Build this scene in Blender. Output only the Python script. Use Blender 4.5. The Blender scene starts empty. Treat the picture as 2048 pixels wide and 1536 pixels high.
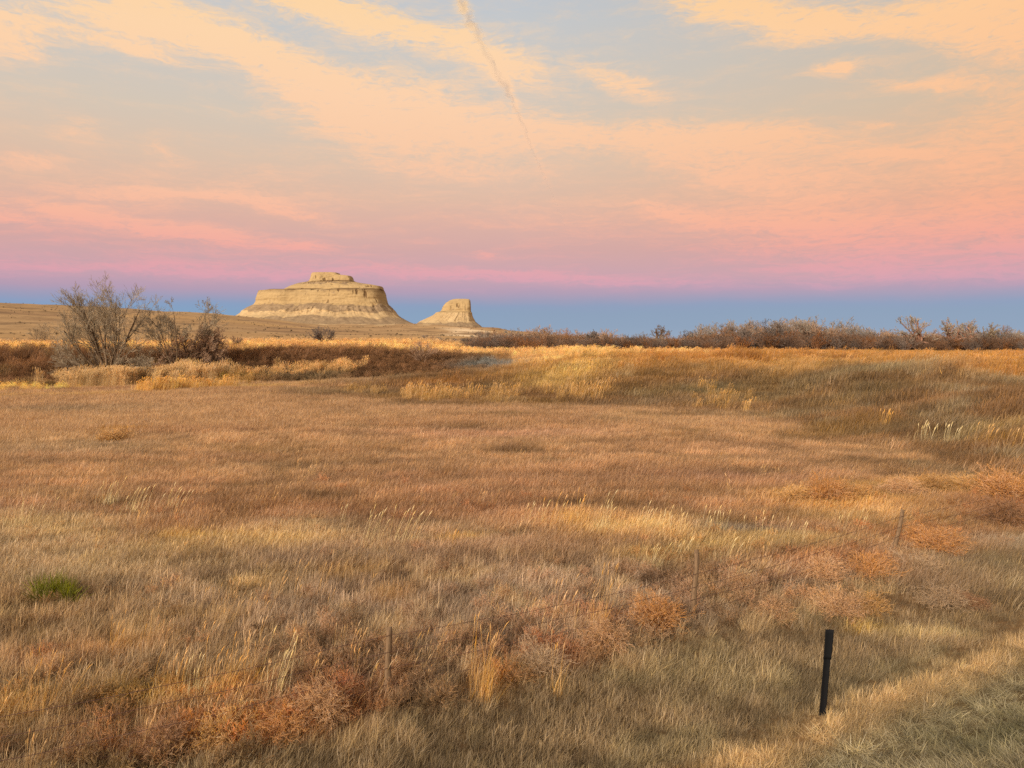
import bpy, math
import numpy as np
from mathutils import Vector

R = math.radians
sc = bpy.context.scene
COL = sc.collection
ZC = 5.0            # eye height above the field
F = 1547.0          # focal length in pixels of the 2048 px wide photo
PITCH = R(3.33)

# ------------------------------------------------------------------ camera
cam = bpy.data.cameras.new("camera")
cam.sensor_width = 36.0
cam.lens = 36.0 * F / 2048.0
cam.clip_start = 0.1
cam.clip_end = 90000
camo = bpy.data.objects.new("camera", cam)
COL.objects.link(camo)
camo.location = (0, 0, ZC)
camo.rotation_euler = (R(90) - PITCH, 0, 0)
sc.camera = camo

# ------------------------------------------------------------------ exposure
sc.view_settings.view_transform = 'Standard'
sc.view_settings.look = 'None'
sc.view_settings.exposure = 0.0
sc.view_settings.gamma = 1.0
sc.view_settings.use_curve_mapping = False
sc.cycles.max_bounces = 5
sc.cycles.diffuse_bounces = 3
sc.cycles.transparent_max_bounces = 24
sc.cycles.use_denoising = False

# ------------------------------------------------------------------ sun (low, behind and to the left)
SUN_EL, SUN_AZ = R(20), R(-148)      # azimuth from +Y towards +X
sun = bpy.data.lights.new("sun", 'SUN')
sun.energy = 4.3
sun.angle = R(16)
sun.color = (1.0, 0.90, 0.76)
suno = bpy.data.objects.new("sun", sun)
COL.objects.link(suno)
sd = Vector((math.sin(SUN_AZ) * math.cos(SUN_EL), math.cos(SUN_AZ) * math.cos(SUN_EL), math.sin(SUN_EL)))
suno.rotation_euler = (-sd).to_track_quat('-Z', 'Y').to_euler()

def lin(c):
    c = np.asarray(c, float) / 255.0
    return np.where(c <= 0.04045, c / 12.92, ((c + 0.055) / 1.055) ** 2.4)
def lin4(c): return tuple(lin(c)) + (1.0,)
def cc(c, k):
    """photo-like colour -> stalk reflectance"""
    v = np.clip(lin(c) * np.array([1.3, 1.6, 1.95]) * k, 0, .85); v = np.where(v <= .0031308, v * 12.92, 1.055 * v ** (1 / 2.4) - .055); return tuple(v * 255)

def pix_dir(px, py):
    x = (px - 1024) / F; z = -(py - 768) / F
    cp, sp = math.cos(PITCH), math.sin(PITCH)
    return np.array([x, cp + z * sp, -sp + z * cp])
def azel(px, py):
    d = pix_dir(px, py); n = d / np.linalg.norm(d)
    return math.degrees(math.atan2(n[0], n[1])), math.degrees(math.asin(n[2]))
def at(px, py, Y):
    d = pix_dir(px, py); return d / d[1] * Y + np.array([0, 0, ZC])

# ------------------------------------------------------------------ world: dusk sky
def build_world():
    w = bpy.data.worlds.new("World"); sc.world = w; w.use_nodes = True
    nt = w.node_tree; nt.nodes.clear(); N = nt.nodes.new; L = nt.links.new
    def math_(op, a, b=None, clamp=False, c=None):
        n = N('ShaderNodeMath'); n.operation = op; n.use_clamp = clamp
        for i, v in enumerate((a, b, c)):
            if v is None: continue
            if isinstance(v, (int, float)): n.inputs[i].default_value = v
            else: L(v, n.inputs[i])
        return n.outputs[0]
    tc = N('ShaderNodeTexCoord'); sp = N('ShaderNodeSeparateXYZ'); L(tc.outputs['Generated'], sp.inputs[0])
    az = math_('MULTIPLY', math_('ARCTAN2', sp.outputs[0], sp.outputs[1]), 180 / math.pi)
    el = math_('MULTIPLY', math_('ARCSINE', sp.outputs[2]), 180 / math.pi)
    cb = N('ShaderNodeCombineXYZ'); L(az, cb.inputs[0]); L(el, cb.inputs[1])
    P = cb.outputs[0]
    def vm(op, a, b):
        n = N('ShaderNodeVectorMath'); n.operation = op
        for i, v in enumerate((a, b)):
            if isinstance(v, tuple): n.inputs[i].default_value = v
            else: L(v, n.inputs[i])
        return n.outputs['Value'] if op == 'DOT_PRODUCT' else n.outputs[0]
    def noise(vec, scale, detail=4, rough=0.55, out='Fac'):
        n = N('ShaderNodeTexNoise'); n.inputs['Scale'].default_value = scale
        n.inputs['Detail'].default_value = detail; n.inputs['Roughness'].default_value = rough
        L(vec, n.inputs['Vector']); return n.outputs[out]
    # warp
    def warp(v, mscale, amp):
        a = vm('MULTIPLY', v, mscale)
        c = noise(a, 1.0, 3, 0.55, 'Color')
        return vm('ADD', v, vm('MULTIPLY', vm('SUBTRACT', c, (0.5, 0.5, 0.5)), amp))
    W = warp(P, (0.09, 0.26, 1), (5.0, 1.6, 0))
    W = warp(W, (0.33, 1.1, 1), (2.0, 0.7, 0))
    W = warp(W, (1.4, 4.5, 1), (0.8, 0.22, 0))
    blobs = [ # px1,py1,px2,py2,half width px,strength
     (-60,62,70,66,30,1.0),(130,15,420,70,34,.8),(230,20,330,25,45,.6),(380,60,570,130,24,.8),(540,120,740,240,48,.95),
     (700,225,1010,275,52,.95),(980,262,1540,285,28,.85),(140,65,380,128,9,.65),(520,-12,700,25,20,.9),(670,25,960,95,30,1.0),
     (950,110,1080,155,26,.85),(690,150,980,190,28,.4),(1170,135,1310,182,20,.8),(700,318,1060,345,16,.45),(120,250,180,262,18,.4),
     (300,290,360,305,14,.4),(240,378,560,402,10,.85),(480,398,665,440,12,.6),(85,408,200,432,9,.95),(180,432,520,486,15,.95),
     (-40,415,80,446,12,.7),(560,494,630,497,7,.9),(0,328,140,316,9,.5),(-60,524,620,552,13,.8),(640,538,1220,562,13,.8),
     (930,545,1130,552,6,.6),(940,500,1020,510,6,.6),(1320,-6,1570,22,24,.85),(1470,45,1800,22,22,.75),(1530,78,1700,52,16,.6),
     (1740,58,1860,44,16,.75),(1890,20,2080,55,52,1.0),(1640,142,1730,124,12,.9),(1770,158,1940,168,14,.65),(1690,246,1760,244,6,.6),
     (1880,300,2100,240,70,.55),(1370,330,1710,365,38,.8),(1390,258,1630,268,22,.7),(1690,312,1840,306,14,.8),(1260,408,1460,440,14,.65),
     (1430,432,1870,452,24,.85),(1480,495,2100,535,36,.6),(1595,568,1700,576,6,.9),(1940,420,2100,450,70,.6),(1150,560,1440,578,9,.5),
     (150,470,620,500,30,.25),(200,350,700,380,40,.25),(900,420,1300,440,40,.25),(0,390,300,400,30,.3),(1500,395,1700,400,14,.3),
     (1560,545,2000,560,20,.3),(-900,300,-300,200,90,.8),(2400,200,3000,330,120,.9),(-400,-300,900,-260,70,.7),(1200,-500,2600,-350,90,.8),
    ]
    tot = None
    for (x1, y1, x2, y2, wd, s) in blobs:
        a1, e1 = azel(x1, y1); a2, e2 = azel(x2, y2)
        cx, cy = (a1 + a2) / 2, (e1 + e2) / 2
        ln = math.hypot(a2 - a1, e2 - e1) / 2 + .037 * wd * .6; ang = math.atan2(e2 - e1, a2 - a1)
        m = N('ShaderNodeMapping'); m.vector_type = 'TEXTURE'
        m.inputs['Location'].default_value = (cx, cy, 0)
        m.inputs['Rotation'].default_value = (0, 0, ang)
        m.inputs['Scale'].default_value = (ln, wd * 0.037 * 0.95, 1)
        L(W, m.inputs['Vector'])
        d = vm('DOT_PRODUCT', m.outputs[0], m.outputs[0])
        g = math_('MULTIPLY', math_('EXPONENT', math_('MULTIPLY', d, -0.8)), s)
        tot = g if tot is None else math_('ADD', tot, g)
    # sunlit edge of the vapour trail, painted as bright streaks into the sky colour
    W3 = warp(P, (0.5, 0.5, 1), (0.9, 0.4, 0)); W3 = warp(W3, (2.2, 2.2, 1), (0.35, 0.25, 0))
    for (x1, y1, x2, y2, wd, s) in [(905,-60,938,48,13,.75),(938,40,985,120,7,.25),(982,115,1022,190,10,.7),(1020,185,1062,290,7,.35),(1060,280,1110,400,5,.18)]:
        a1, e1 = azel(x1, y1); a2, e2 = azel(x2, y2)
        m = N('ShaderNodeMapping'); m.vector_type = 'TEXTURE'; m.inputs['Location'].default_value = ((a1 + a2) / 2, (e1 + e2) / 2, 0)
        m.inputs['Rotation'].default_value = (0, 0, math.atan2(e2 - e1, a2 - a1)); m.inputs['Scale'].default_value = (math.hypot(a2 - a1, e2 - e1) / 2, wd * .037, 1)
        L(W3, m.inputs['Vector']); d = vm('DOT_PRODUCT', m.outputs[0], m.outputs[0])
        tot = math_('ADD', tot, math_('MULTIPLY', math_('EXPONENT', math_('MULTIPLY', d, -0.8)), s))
    # fine streaks everywhere
    sv = vm('MULTIPLY', W, (0.22, 1.15, 1))
    n1 = noise(sv, 1.0, 6, 0.6)
    n2a = noise(vm('MULTIPLY', W, (0.8, 3.2, 1)), 1.0, 6, 0.68)
    n2b = noise(vm('MULTIPLY', W, (2.0, 6.5, 1)), 1.0, 4, 0.6)
    n2 = math_('ADD', math_('MULTIPLY', n2a, 0.65), math_('MULTIPLY', n2b, 0.35))
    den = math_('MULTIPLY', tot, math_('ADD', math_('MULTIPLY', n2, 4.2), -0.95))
    den = math_('ADD', den, math_('MULTIPLY', math_('SUBTRACT', n1, 0.50), 1.3))
    den = math_('ADD', den, math_('MULTIPLY', math_('SUBTRACT', n2, 0.5), 0.7))
    lm = N('ShaderNodeMapRange'); L(el, lm.inputs[0]); lm.inputs[1].default_value = 14; lm.inputs[2].default_value = 5
    n3 = noise(vm('MULTIPLY', W, (0.16, 2.6, 1)), 1.0, 6, 0.62)
    den = math_('ADD', den, math_('MULTIPLY', math_('MULTIPLY', math_('SUBTRACT', n3, 0.5), lm.outputs[0]), 1.6))
    # soft clamp
    mr = N('ShaderNodeMapRange'); mr.interpolation_type = 'SMOOTHSTEP'; L(den, mr.inputs[0])
    mr.inputs[1].default_value = -0.12; mr.inputs[2].default_value = 1.12
    den = mr.outputs[0]
    # clouds vanish into the earth shadow band near the horizon
    fr = N('ShaderNodeMapRange'); fr.interpolation_type = 'SMOOTHSTEP'; L(el, fr.inputs[0])
    fr.inputs[1].default_value = 2.4; fr.inputs[2].default_value = 4.4
    den = math_('MULTIPLY', den, fr.outputs[0])
    def ramp(tab):
        r = N('ShaderNodeValToRGB'); r.color_ramp.interpolation = 'EASE'
        els = sorted((azel(1024, py)[1] / 40, c) for py, c in tab)
        while len(r.color_ramp.elements) < len(els): r.color_ramp.elements.new(0.5)
        for e, (p, c) in zip(r.color_ramp.elements, els):
            e.position = min(max(p, 0), 1); e.color = lin4(c)
        r.color_ramp.interpolation = 'LINEAR'
        # slight wobble of the bands
        wsp = N('ShaderNodeSeparateXYZ'); L(W, wsp.inputs[0])
        mix = math_('ADD', math_('MULTIPLY', wsp.outputs[1], 0.35), math_('MULTIPLY', el, 0.65))
        L(math_('DIVIDE', mix, 40), r.inputs[0]); return r.outputs[0]
    base = ramp([(690,(142,162,188)),(655,(132,155,185)),(625,(130,152,183)),(612,(133,150,184)),(602,(149,149,180)),
                 (584,(177,150,175)),(558,(199,156,169)),(500,(211,163,158)),(450,(220,173,156)),(400,(223,183,158)),
                 (330,(221,192,167)),(250,(214,198,179)),(150,(206,200,191)),(50,(198,200,201)),(-30,(190,197,205)),(-200,(172,188,208)),(-420,(150,176,210))])
    cloud = ramp([(592,(190,150,178)),(570,(214,154,172)),(540,(226,158,164)),(500,(242,167,152)),(450,(248,180,150)),
                  (400,(249,190,155)),(300,(250,200,160)),(200,(254,208,166)),(100,(255,213,166)),(0,(255,213,158)),(-300,(250,205,165))])
    def mixc(f, a, b, t='MIX'):
        n = N('ShaderNodeMix'); n.data_type = 'RGBA'; n.blend_type = t
        if isinstance(f, (int, float)): n.inputs[0].default_value = f
        else: L(f, n.inputs[0])
        for i, v in ((6, a), (7, b)):
            if isinstance(v, tuple): n.inputs[i].default_value = v
            else: L(v, n.inputs[i])
        return n.outputs[2]
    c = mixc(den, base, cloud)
    # warmer towards the right, cooler low on the left
    ra = N('ShaderNodeMapRange'); L(az, ra.inputs[0]); ra.inputs[1].default_value = 0; ra.inputs[2].default_value = 36
    hi = N('ShaderNodeMapRange'); L(el, hi.inputs[0]); hi.inputs[1].default_value = 3; hi.inputs[2].default_value = 9
    c = mixc(math_('MULTIPLY', ra.outputs[0], hi.outputs[0]), c, (1.0, 0.86, 0.70, 1), 'MULTIPLY')
    la = N('ShaderNodeMapRange'); L(az, la.inputs[0]); la.inputs[1].default_value = 2; la.inputs[2].default_value = -22
    lo = N('ShaderNodeMapRange'); L(el, lo.inputs[0]); lo.inputs[1].default_value = 3.5; lo.inputs[2].default_value = 1.8
    c = mixc(math_('MULTIPLY', la.outputs[0], lo.outputs[0]), c, (0.86, 1.05, 1.12, 1), 'MULTIPLY')
    # warm glow of the sunset on the other side of the sky
    gd = vm('DOT_PRODUCT', tc.outputs['Generated'], (sd.x, sd.y, sd.z))
    gl = N('ShaderNodeMapRange'); gl.interpolation_type = 'SMOOTHSTEP'; L(gd, gl.inputs[0]); gl.inputs[1].default_value = 0.1; gl.inputs[2].default_value = 1.0
    c = mixc(gl.outputs[0], c, (1.25, 0.88, 0.60, 1))
    hsn = N('ShaderNodeHueSaturation'); hsn.inputs['Saturation'].default_value = .97; L(c, hsn.inputs['Color']); c = hsn.outputs[0]
    bg = N('ShaderNodeBackground'); L(c, bg.inputs[0]); bg.inputs[1].default_value = 0.97
    sky = N('ShaderNodeTexSky'); sky.sky_type = 'NISHITA'; sky.sun_disc = False
    sky.sun_elevation = SUN_EL; sky.sun_rotation = SUN_AZ; sky.altitude = 1200
    bg2 = N('ShaderNodeBackground'); L(sky.outputs[0], bg2.inputs[0]); bg2.inputs[1].default_value = 0.006
    add = N('ShaderNodeAddShader'); L(bg.outputs[0], add.inputs[0]); L(bg2.outputs[0], add.inputs[1])
    out = N('ShaderNodeOutputWorld'); L(add.outputs[0], out.inputs[0])
    w.cycles.sampling_method = 'MANUAL'; w.cycles.sample_map_resolution = 512
build_world()

# ------------------------------------------------------------------ noise helpers
def _hash(ix, iy, s):
    h = (ix.astype(np.int64) * 374761393 + iy.astype(np.int64) * 668265263 + s * 1442695041) & 0xffffffff
    h = ((h ^ (h >> 13)) * 1274126177) & 0xffffffff
    return ((h ^ (h >> 16)) & 0xffffff) / float(0xffffff)
def vnoise(x, y, s=0):
    x = np.asarray(x, float); y = np.asarray(y, float)
    ix = np.floor(x); iy = np.floor(y); fx = x - ix; fy = y - iy
    fx = fx * fx * (3 - 2 * fx); fy = fy * fy * (3 - 2 * fy)
    a = _hash(ix, iy, s); b = _hash(ix + 1, iy, s); c = _hash(ix, iy + 1, s); d = _hash(ix + 1, iy + 1, s)
    return (a + (b - a) * fx) * (1 - fy) + (c + (d - c) * fx) * fy
def fbm(x, y, s=0, o=4):
    t = 0; a = 1; n = 0
    for k in range(o):
        t = t + a * vnoise(x * 2 ** k + 17.3 * k, y * 2 ** k - 9.1 * k, s + k); n += a; a *= 0.5
    return t / n
def sst(a, b, x):
    t = np.clip((x - a) / (b - a), 0, 1); return t * t * (3 - 2 * t)
def softplus(v, k=3.0):
    return np.logaddexp(0, v / k) * k

# ------------------------------------------------------------------ terrain
def verge_t(x, y): return 0.5274 * x - 0.8497 * y + 6.2
CX = np.array([-60, -30, -22, -8, -1, 6, 12, 20, 60])
CH = np.array([0.0, 0.0, 0.2, 1.1, 1.75, 2.5, 3.15, 3.2, 3.1])
_az = np.degrees(np.arctan((np.array([-900, 0, 150, 300, 430, 480, 620, 830, 970, 1030, 1170, 1250, 1500, 3000]) - 1024) / F))
_ra = np.array([1.86, 2.03, 1.98, 1.83, 1.58, 1.42, .96, .90, .60, .50, .12, 0.0, -.02, -.02])
def mound_d(x, y):
    wx = x + (fbm(x * .12, y * .12, 5) - .5) * 5; wy = y + (fbm(x * .12, y * .12, 9) - .5) * 5
    dx = softplus(wx - 15.2, 1.2); dy = softplus(wy - (66.5 - 0.40 * (wx + 19)), 2.5)
    return np.hypot(dx, dy) - 1.0
def H(x, y):
    x = np.asarray(x, float); y = np.asarray(y, float)
    r = np.hypot(x, y); az = np.degrees(np.arctan2(x, y))
    t = verge_t(x, y)
    z = (fbm(x * .25, y * .25, 1, 3) - .5) * .22 * sst(6, 14, r) + (fbm(x * .04, y * .04, 2, 2) - .5) * .5 * sst(20, 50, r) * (1 - sst(60, 90, y))
    front = y > 0
    d = mound_d(x, y)
    ch = np.interp(x, CX, CH)
    md = ch * (.8 * sst(-.5, 15, d) + .2 * sst(10, 30, d))
    lump = (fbm(x * .13, y * .13, 31, 4) - .5) * 1.7 * sst(2, 10, d) * (1 - sst(24, 40, d)) * sst(-24, -10, x)
    md = md + lump
    base = 2.2 + .95 * sst(-4, -22, x) + .95 * sst(104, 200, y) * sst(-2, -22, x)
    wob = (fbm(x * .06, y * .06, 21, 2) - .5) * 9
    plain = base * sst(85, 106, y + wob)
    md = md * (1 - .3 * sst(30, 60, d))
    rise = np.maximum(md, 0) ** 3 + np.maximum(plain, 0) ** 3
    z = z + np.where(front, np.cbrt(rise), 0)
    # distant range
    S = sst(330, 1250, r) * (1 - .8 * sst(1900, 5000, r))
    A = np.interp(az, _az, _ra)
    tgt = (ZC - 3.3) + 1250 * np.tan(np.radians(A))
    roll = (fbm(x * .006, y * .006, 41, 4) - .5) * (4 + 9 * sst(500, 1100, r)) * sst(200, 700, r) * sst(-.05, .8, A)
    z = z + np.where(front, (S * (tgt + .0)) * np.where(A > .05, 1, .0) + roll, 0)
    # verge embankment up to the road shoulder
    e = np.where(t > 0, .15 * np.minimum(t, 1.5) + .58 * np.clip(t - 1.5, 0, 5.5), 0)
    e = e + .10 * np.exp(-((t - .25) / .35) ** 2) - .12 * np.exp(-((t + 1.6) / 1.3) ** 2)
    return z + e
def Hs(x, y): return float(H(np.array([x]), np.array([y]))[0])

def ground_hit(px, py):
    """first point of the terrain on the sight line through a photo pixel"""
    d = pix_dir(px, py); lam = np.geomspace(5, 1300, 6000)
    x = d[0] * lam; y = d[1] * lam; z = ZC + d[2] * lam
    k = np.argmax(z < H(x, y))
    return x[k], y[k]

# ------------------------------------------------------------------ colours of the vegetation over the land
def patch_list():
    P = [ # px, py, rx, ry (metres), colour, strength
     (230,868,1.3,1.6,(168,112,52),.8),(1640,1000,2.2,1.6,(196,138,66),.8),(1870,975,2.6,1.2,(196,140,72),.8),(2010,985,1.6,1.2,(190,118,50),.9),
     (1300,1060,2.4,1.2,(200,152,92),.8),(1150,1040,1.2,.8,(190,140,80),.7),(1330,1120,1.0,.6,(206,158,94),.8),(1460,1100,1.4,.9,(196,154,92),.7),
     (1600,1090,2.0,1.0,(180,140,86),.6),(1720,1040,2.6,1.2,(186,140,84),.6),(1850,1080,1.6,1.2,(188,118,62),.7),(2020,1020,1.6,1.6,(150,84,44),.8),
     (1970,1090,1.4,.8,(160,132,104),.5),(1700,1140,1.2,.8,(158,94,50),.7),(1860,1180,1.2,.8,(150,110,80),.5),(900,1085,.6,.5,(200,146,78),.8),
     (60,1060,2.6,1.4,(184,144,92),.7),(130,1000,3.,1.3,(170,128,84),.6),(330,1060,1.6,1.0,(160,104,62),.5),(560,1090,1.6,.7,(190,148,88),.6),
     (400,1075,1.2,.4,(196,150,80),.6),(260,1290,.7,.35,(190,134,78),.7),(340,1390,.8,.4,(190,146,78),.8),(430,1380,.6,.4,(192,132,72),.7),
     (60,1410,.5,.6,(184,134,66),.7),(100,1310,.9,.5,(172,118,76),.6),(970,1370,.4,.4,(190,126,60),.7),(1080,1320,.7,.5,(172,108,68),.7),
     (740,1150,.9,.5,(176,128,72),.6),(800,1200,.6,.6,(170,118,62),.5),(500,1180,1.2,.7,(170,130,78),.5),(150,1150,1.6,.8,(166,134,98),.5),
     (650,1400,.8,.5,(178,118,78),.7),(320,1490,.8,.4,(140,92,56),.8),(230,1450,.6,.4,(148,104,66),.6),(480,1460,.9,.5,(182,118,64),.8),
     (620,1440,.7,.4,(170,100,50),.6),(370,1240,1.0,.4,(140,104,64),.7),(1180,1250,.8,.5,(178,118,80),.6),(1700,1230,1.1,.5,(166,128,84),.6),
     (1540,1215,.8,.4,(196,148,102),.5),(1740,1270,.5,.25,(180,136,66),.8),(1850,1280,1.0,.2,(196,160,104),.6),(1480,1060,1.6,.5,(150,128,110),.5),
     (1100,960,5,1.4,(150,102,70),.4),(700,940,4,1.2,(140,98,64),.45),(400,900,6,1.4,(178,130,82),.4),(120,900,5,2.5,(150,118,84),.5),
     (150,820,6,3,(142,112,80),.5),(1000,870,7,2,(190,134,98),.5),(900,860,3,.8,(130,92,64),.5),(1450,960,3,1.2,(156,104,76),.5),
     (900,820,14,3,(176,126,88),.4),(1400,900,4,2.5,(178,126,86),.4),(120,790,10,2.5,(190,140,78),.6),(60,775,8,1.5,(205,156,84),.6),
     # mound
     (960,735,3.5,6,(122,112,100),.9),(1010,730,2.5,4,(116,108,100),.9),(880,770,4,2,(150,92,40),.7),(1040,760,4,5,(120,78,38),.5),
     (1150,740,4,4,(196,148,78),.9),(1200,715,5,5,(196,146,72),.9),(1100,765,3,3,(186,140,74),.7),(1340,715,6,5,(176,110,50),.8),(1500,710,8,5,(192,130,62),.8),
     (1640,705,9,5,(186,120,54),.8),(1690,722,4,2,(128,76,34),.9),(1640,735,4,2,(168,124,70),.7),(1560,735,5,2,(178,132,72),.6),
     (1800,705,9,5,(198,142,74),.8),(1980,718,7,5,(196,138,70),.8),(2048,712,6,5,(180,110,44),.6),(1760,745,5,1.4,(166,134,92),.8),(1850,735,4,1.5,(176,140,96),.6),
     (1440,790,2.0,1.5,(176,126,64),.8),(1700,810,1.2,.8,(176,120,64),.9),(1750,815,.9,.6,(132,108,82),.8),(1950,790,1.5,1.2,(138,114,84),.6),
     (1400,780,5,2,(112,96,66),.6),(1500,800,5,2,(114,88,56),.6),(1600,770,7,3,(112,84,52),.6),(1750,790,5,3,(112,84,52),.6),(1800,860,3,1.5,(112,86,56),.5),
     (1600,835,3.5,1.5,(118,98,68),.5),(1950,880,3,1.5,(124,104,72),.4),(2030,890,1,1,(160,110,50),.6),(2020,860,1.3,.8,(160,120,66),.6),
     (1300,810,8,1.2,(130,96,66),.5),(1330,820,2,.6,(110,70,40),.5),(600,785,6,2,(130,100,66),.6),(700,790,6,1.6,(112,84,54),.6),(500,775,6,2.5,(186,138,70),.7),
     (560,755,4,3,(100,80,64),.7),(640,760,4,3,(140,112,76),.6),(440,758,5,2.5,(206,152,74),.9),(330,775,6,2,(160,110,70),.4),
    ]
    out = []
    for px, py, rx, ry, c, s in P:
        gx, gy = ground_hit(px, py)
        c = np.array(c) * .78 + np.array((158, 120, 82)) * .22        # dry stems of other plants mixed in
        out.append((gx, gy, rx, ry, lin(c), s))
    return out
PATCH = patch_list()

def colmap(x, y):
    x = np.asarray(x, float); y = np.asarray(y, float)
    r = np.hypot(x, y); az = np.degrees(np.arctan2(x, y)); t = verge_t(x, y)
    n1 = fbm(x * .35, y * .35, 61, 4); n2 = fbm(x * .12, y * .2, 71, 4); n3 = fbm(x * 1.3, y * 1.3, 81, 3); n4 = fbm(x * .05, y * .22, 91, 4)
    def mix(c, m, k): return c * (1 - m[:, None]) + lin(k) * m[:, None]
    N_ = len(x)
    c = np.tile(lin((174, 127, 84)), (N_, 1))                      # rust field
    c = mix(c, np.clip((n4 - .45) * 3.2, 0, 1) * .55, (150, 102, 68))
    c = mix(c, np.clip((.5 - n2) * 4, 0, 1) * .4, (182, 138, 92))
    c = mix(c, np.clip((n3 - .55) * 4, 0, 1) * .35, (134, 92, 66))
    yb = y + (n1 - .5) * 6 + .20 * (x)
    c = mix(c, sst(26, 20, yb) * .45, (150, 100, 68))
    g = sst(20.5, 15.5, yb)                                         # greyish tan grass
    c = mix(c, g, (164, 128, 96))
    c = mix(c, g * np.clip((n1 - .5) * 4, 0, 1) * .6, (142, 112, 88))
    c = mix(c, g * np.clip((n2 - .5) * 5, 0, 1) * .5, (176, 136, 84))
    c = mix(c, g * np.clip((n3 - .56) * 6, 0, 1) * .45, (182, 144, 92))
    nb = sst(13.5, 10.5, y + .3 * x + (n1 - .5) * 3)
    c = mix(c, nb * .6, (138, 103, 70))
    # beyond the fence: ditch, berm, mown verge
    dt = sst(-4.2, -2.6, t + (n1 - .5) * 1.0)
    c = mix(c, dt, (140, 108, 74))
    c = mix(c, dt * np.clip((n2 - .48) * 5, 0, 1) * .6, (122, 100, 68))
    c = mix(c, dt * np.clip((n3 - .5) * 5, 0, 1) * .5, (152, 124, 84))
    be = np.exp(-((t - .15 + (n1 - .5) * .35) / .42) ** 2)
    c = mix(c, be * .9, (178, 136, 88))
    ve = sst(.5, 1.0, t + (n1 - .5) * .5)
    c = mix(c, ve * .9, (146, 121, 84))
    c = mix(c, ve * np.clip((n1 - .5) * 6, 0, 1) * .5, (104, 92, 56))
    c = mix(c, ve * np.clip((n3 - .56) * 6, 0, 1) * .5, (172, 144, 102))
    # mound
    d = mound_d(x, y); ch = np.interp(x, CX, CH) / 4
    mm = sst(-1.5, 1.5, d + (n1 - .5) * 3) * sst(.02, .3, ch) * (y > 12)
    c = mix(c, mm, (132, 91, 56))
    c = mix(c, mm * np.clip((n1 - .48) * 5, 0, 1) * .7, (98, 69, 43))
    c = mix(c, mm * np.clip((n2 - .5) * 5, 0, 1) * .6, (150, 106, 58))
    c = mix(c, mm * np.clip((fbm(x * .5, y * .3, 95) - .58) * 8, 0, 1) * .6, (146, 116, 80))
    cr = sst(12, 19, d + (n2 - .5) * 8) * sst(.3, .7, ch) * (y > 12)
    c = mix(c, cr * .8, (180, 122, 62))
    c = mix(c, cr * np.clip((n1 - .5) * 5, 0, 1) * .6, (156, 94, 42))
    # left bank
    bk = sst(86, 89, y + (n1 - .5) * 5 + 6 * sst(-46, -50, x)) * sst(2, -8, x) * (1 - ch * .7)
    c = mix(c, bk, (136, 90, 56))
    c = mix(c, bk * np.clip((n1 - .5) * 5, 0, 1) * .7, (92, 60, 38))
    c = mix(c, bk * np.clip((fbm(x * .3, y * .2, 97) - .55) * 6, 0, 1) * .7 * sst(-20, -40, x), (140, 104, 66))
    fl = sst(104, 110, y + (n1 - .5) * 8 + np.where(x < 0, 0, 20)) * (x < 30)
    c = mix(c, fl, (208, 154, 90))
    c = mix(c, fl * np.clip((n2 - .52) * 6, 0, 1) * .7, (160, 104, 60))
    # range land
    rg = sst(150, 230, r)
    q1 = fbm(x * .012, y * .02, 101, 5); q2 = fbm(x * .05, y * .05, 111, 4); q3 = fbm(x * .004, y * .012, 121, 4)
    c = mix(c, rg, (172, 134, 94))
    c = mix(c, rg * np.clip((q1 - .48) * 5, 0, 1) * .7, (148, 112, 80))
    c = mix(c, rg * np.clip((q2 - .55) * 6, 0, 1) * .7, (122, 94, 70))
    c = mix(c, rg * np.clip((q3 - .52) * 6, 0, 1) * .6, (188, 144, 94))
    A = np.interp(az, _az, _ra)
    c = mix(c, sst(1150, 1280, r) * .8 * sst(.3, 1.0, A) * (q2 > .42), (120, 98, 80))
    # pale eroded outcrops
    bad = np.exp(-((az + 3.0) / 2.1) ** 2) * sst(350, 520, r) * sst(1000, 800, r)
    c = mix(c, np.clip(bad * np.clip((fbm(x * .03, y * .012, 131, 5) - .47) * 12, 0, 1), 0, 1), (222, 186, 144))
    bad = np.exp(-((az + 14.) / 9) ** 2) * sst(1000, 1120, r) * sst(1300, 1240, r)
    c = mix(c, np.clip(bad * np.clip((q2 - .56) * 20, 0, 1), 0, 1) * .9, (226, 190, 140))
    c = mix(c, sst(2500, 6000, r), (140, 140, 140))
    wx = x + (n1 - .5) * 1.2 * np.minimum(r / 15, 3); wy = y + (n2 - .5) * 1.2 * np.minimum(r / 15, 3)
    for gx, gy, rx, ry, col, s in PATCH:
        q = ((wx - gx) / rx) ** 2 + ((wy - gy) / ry) ** 2
        k = np.where(q < 6, np.exp(-q * 1.2) * s * (.6 + .8 * n3), 0)
        k = np.clip(k * 1.25, 0, 1)
        c = c * (1 - k[:, None]) + col * k[:, None]
    return c

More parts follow.
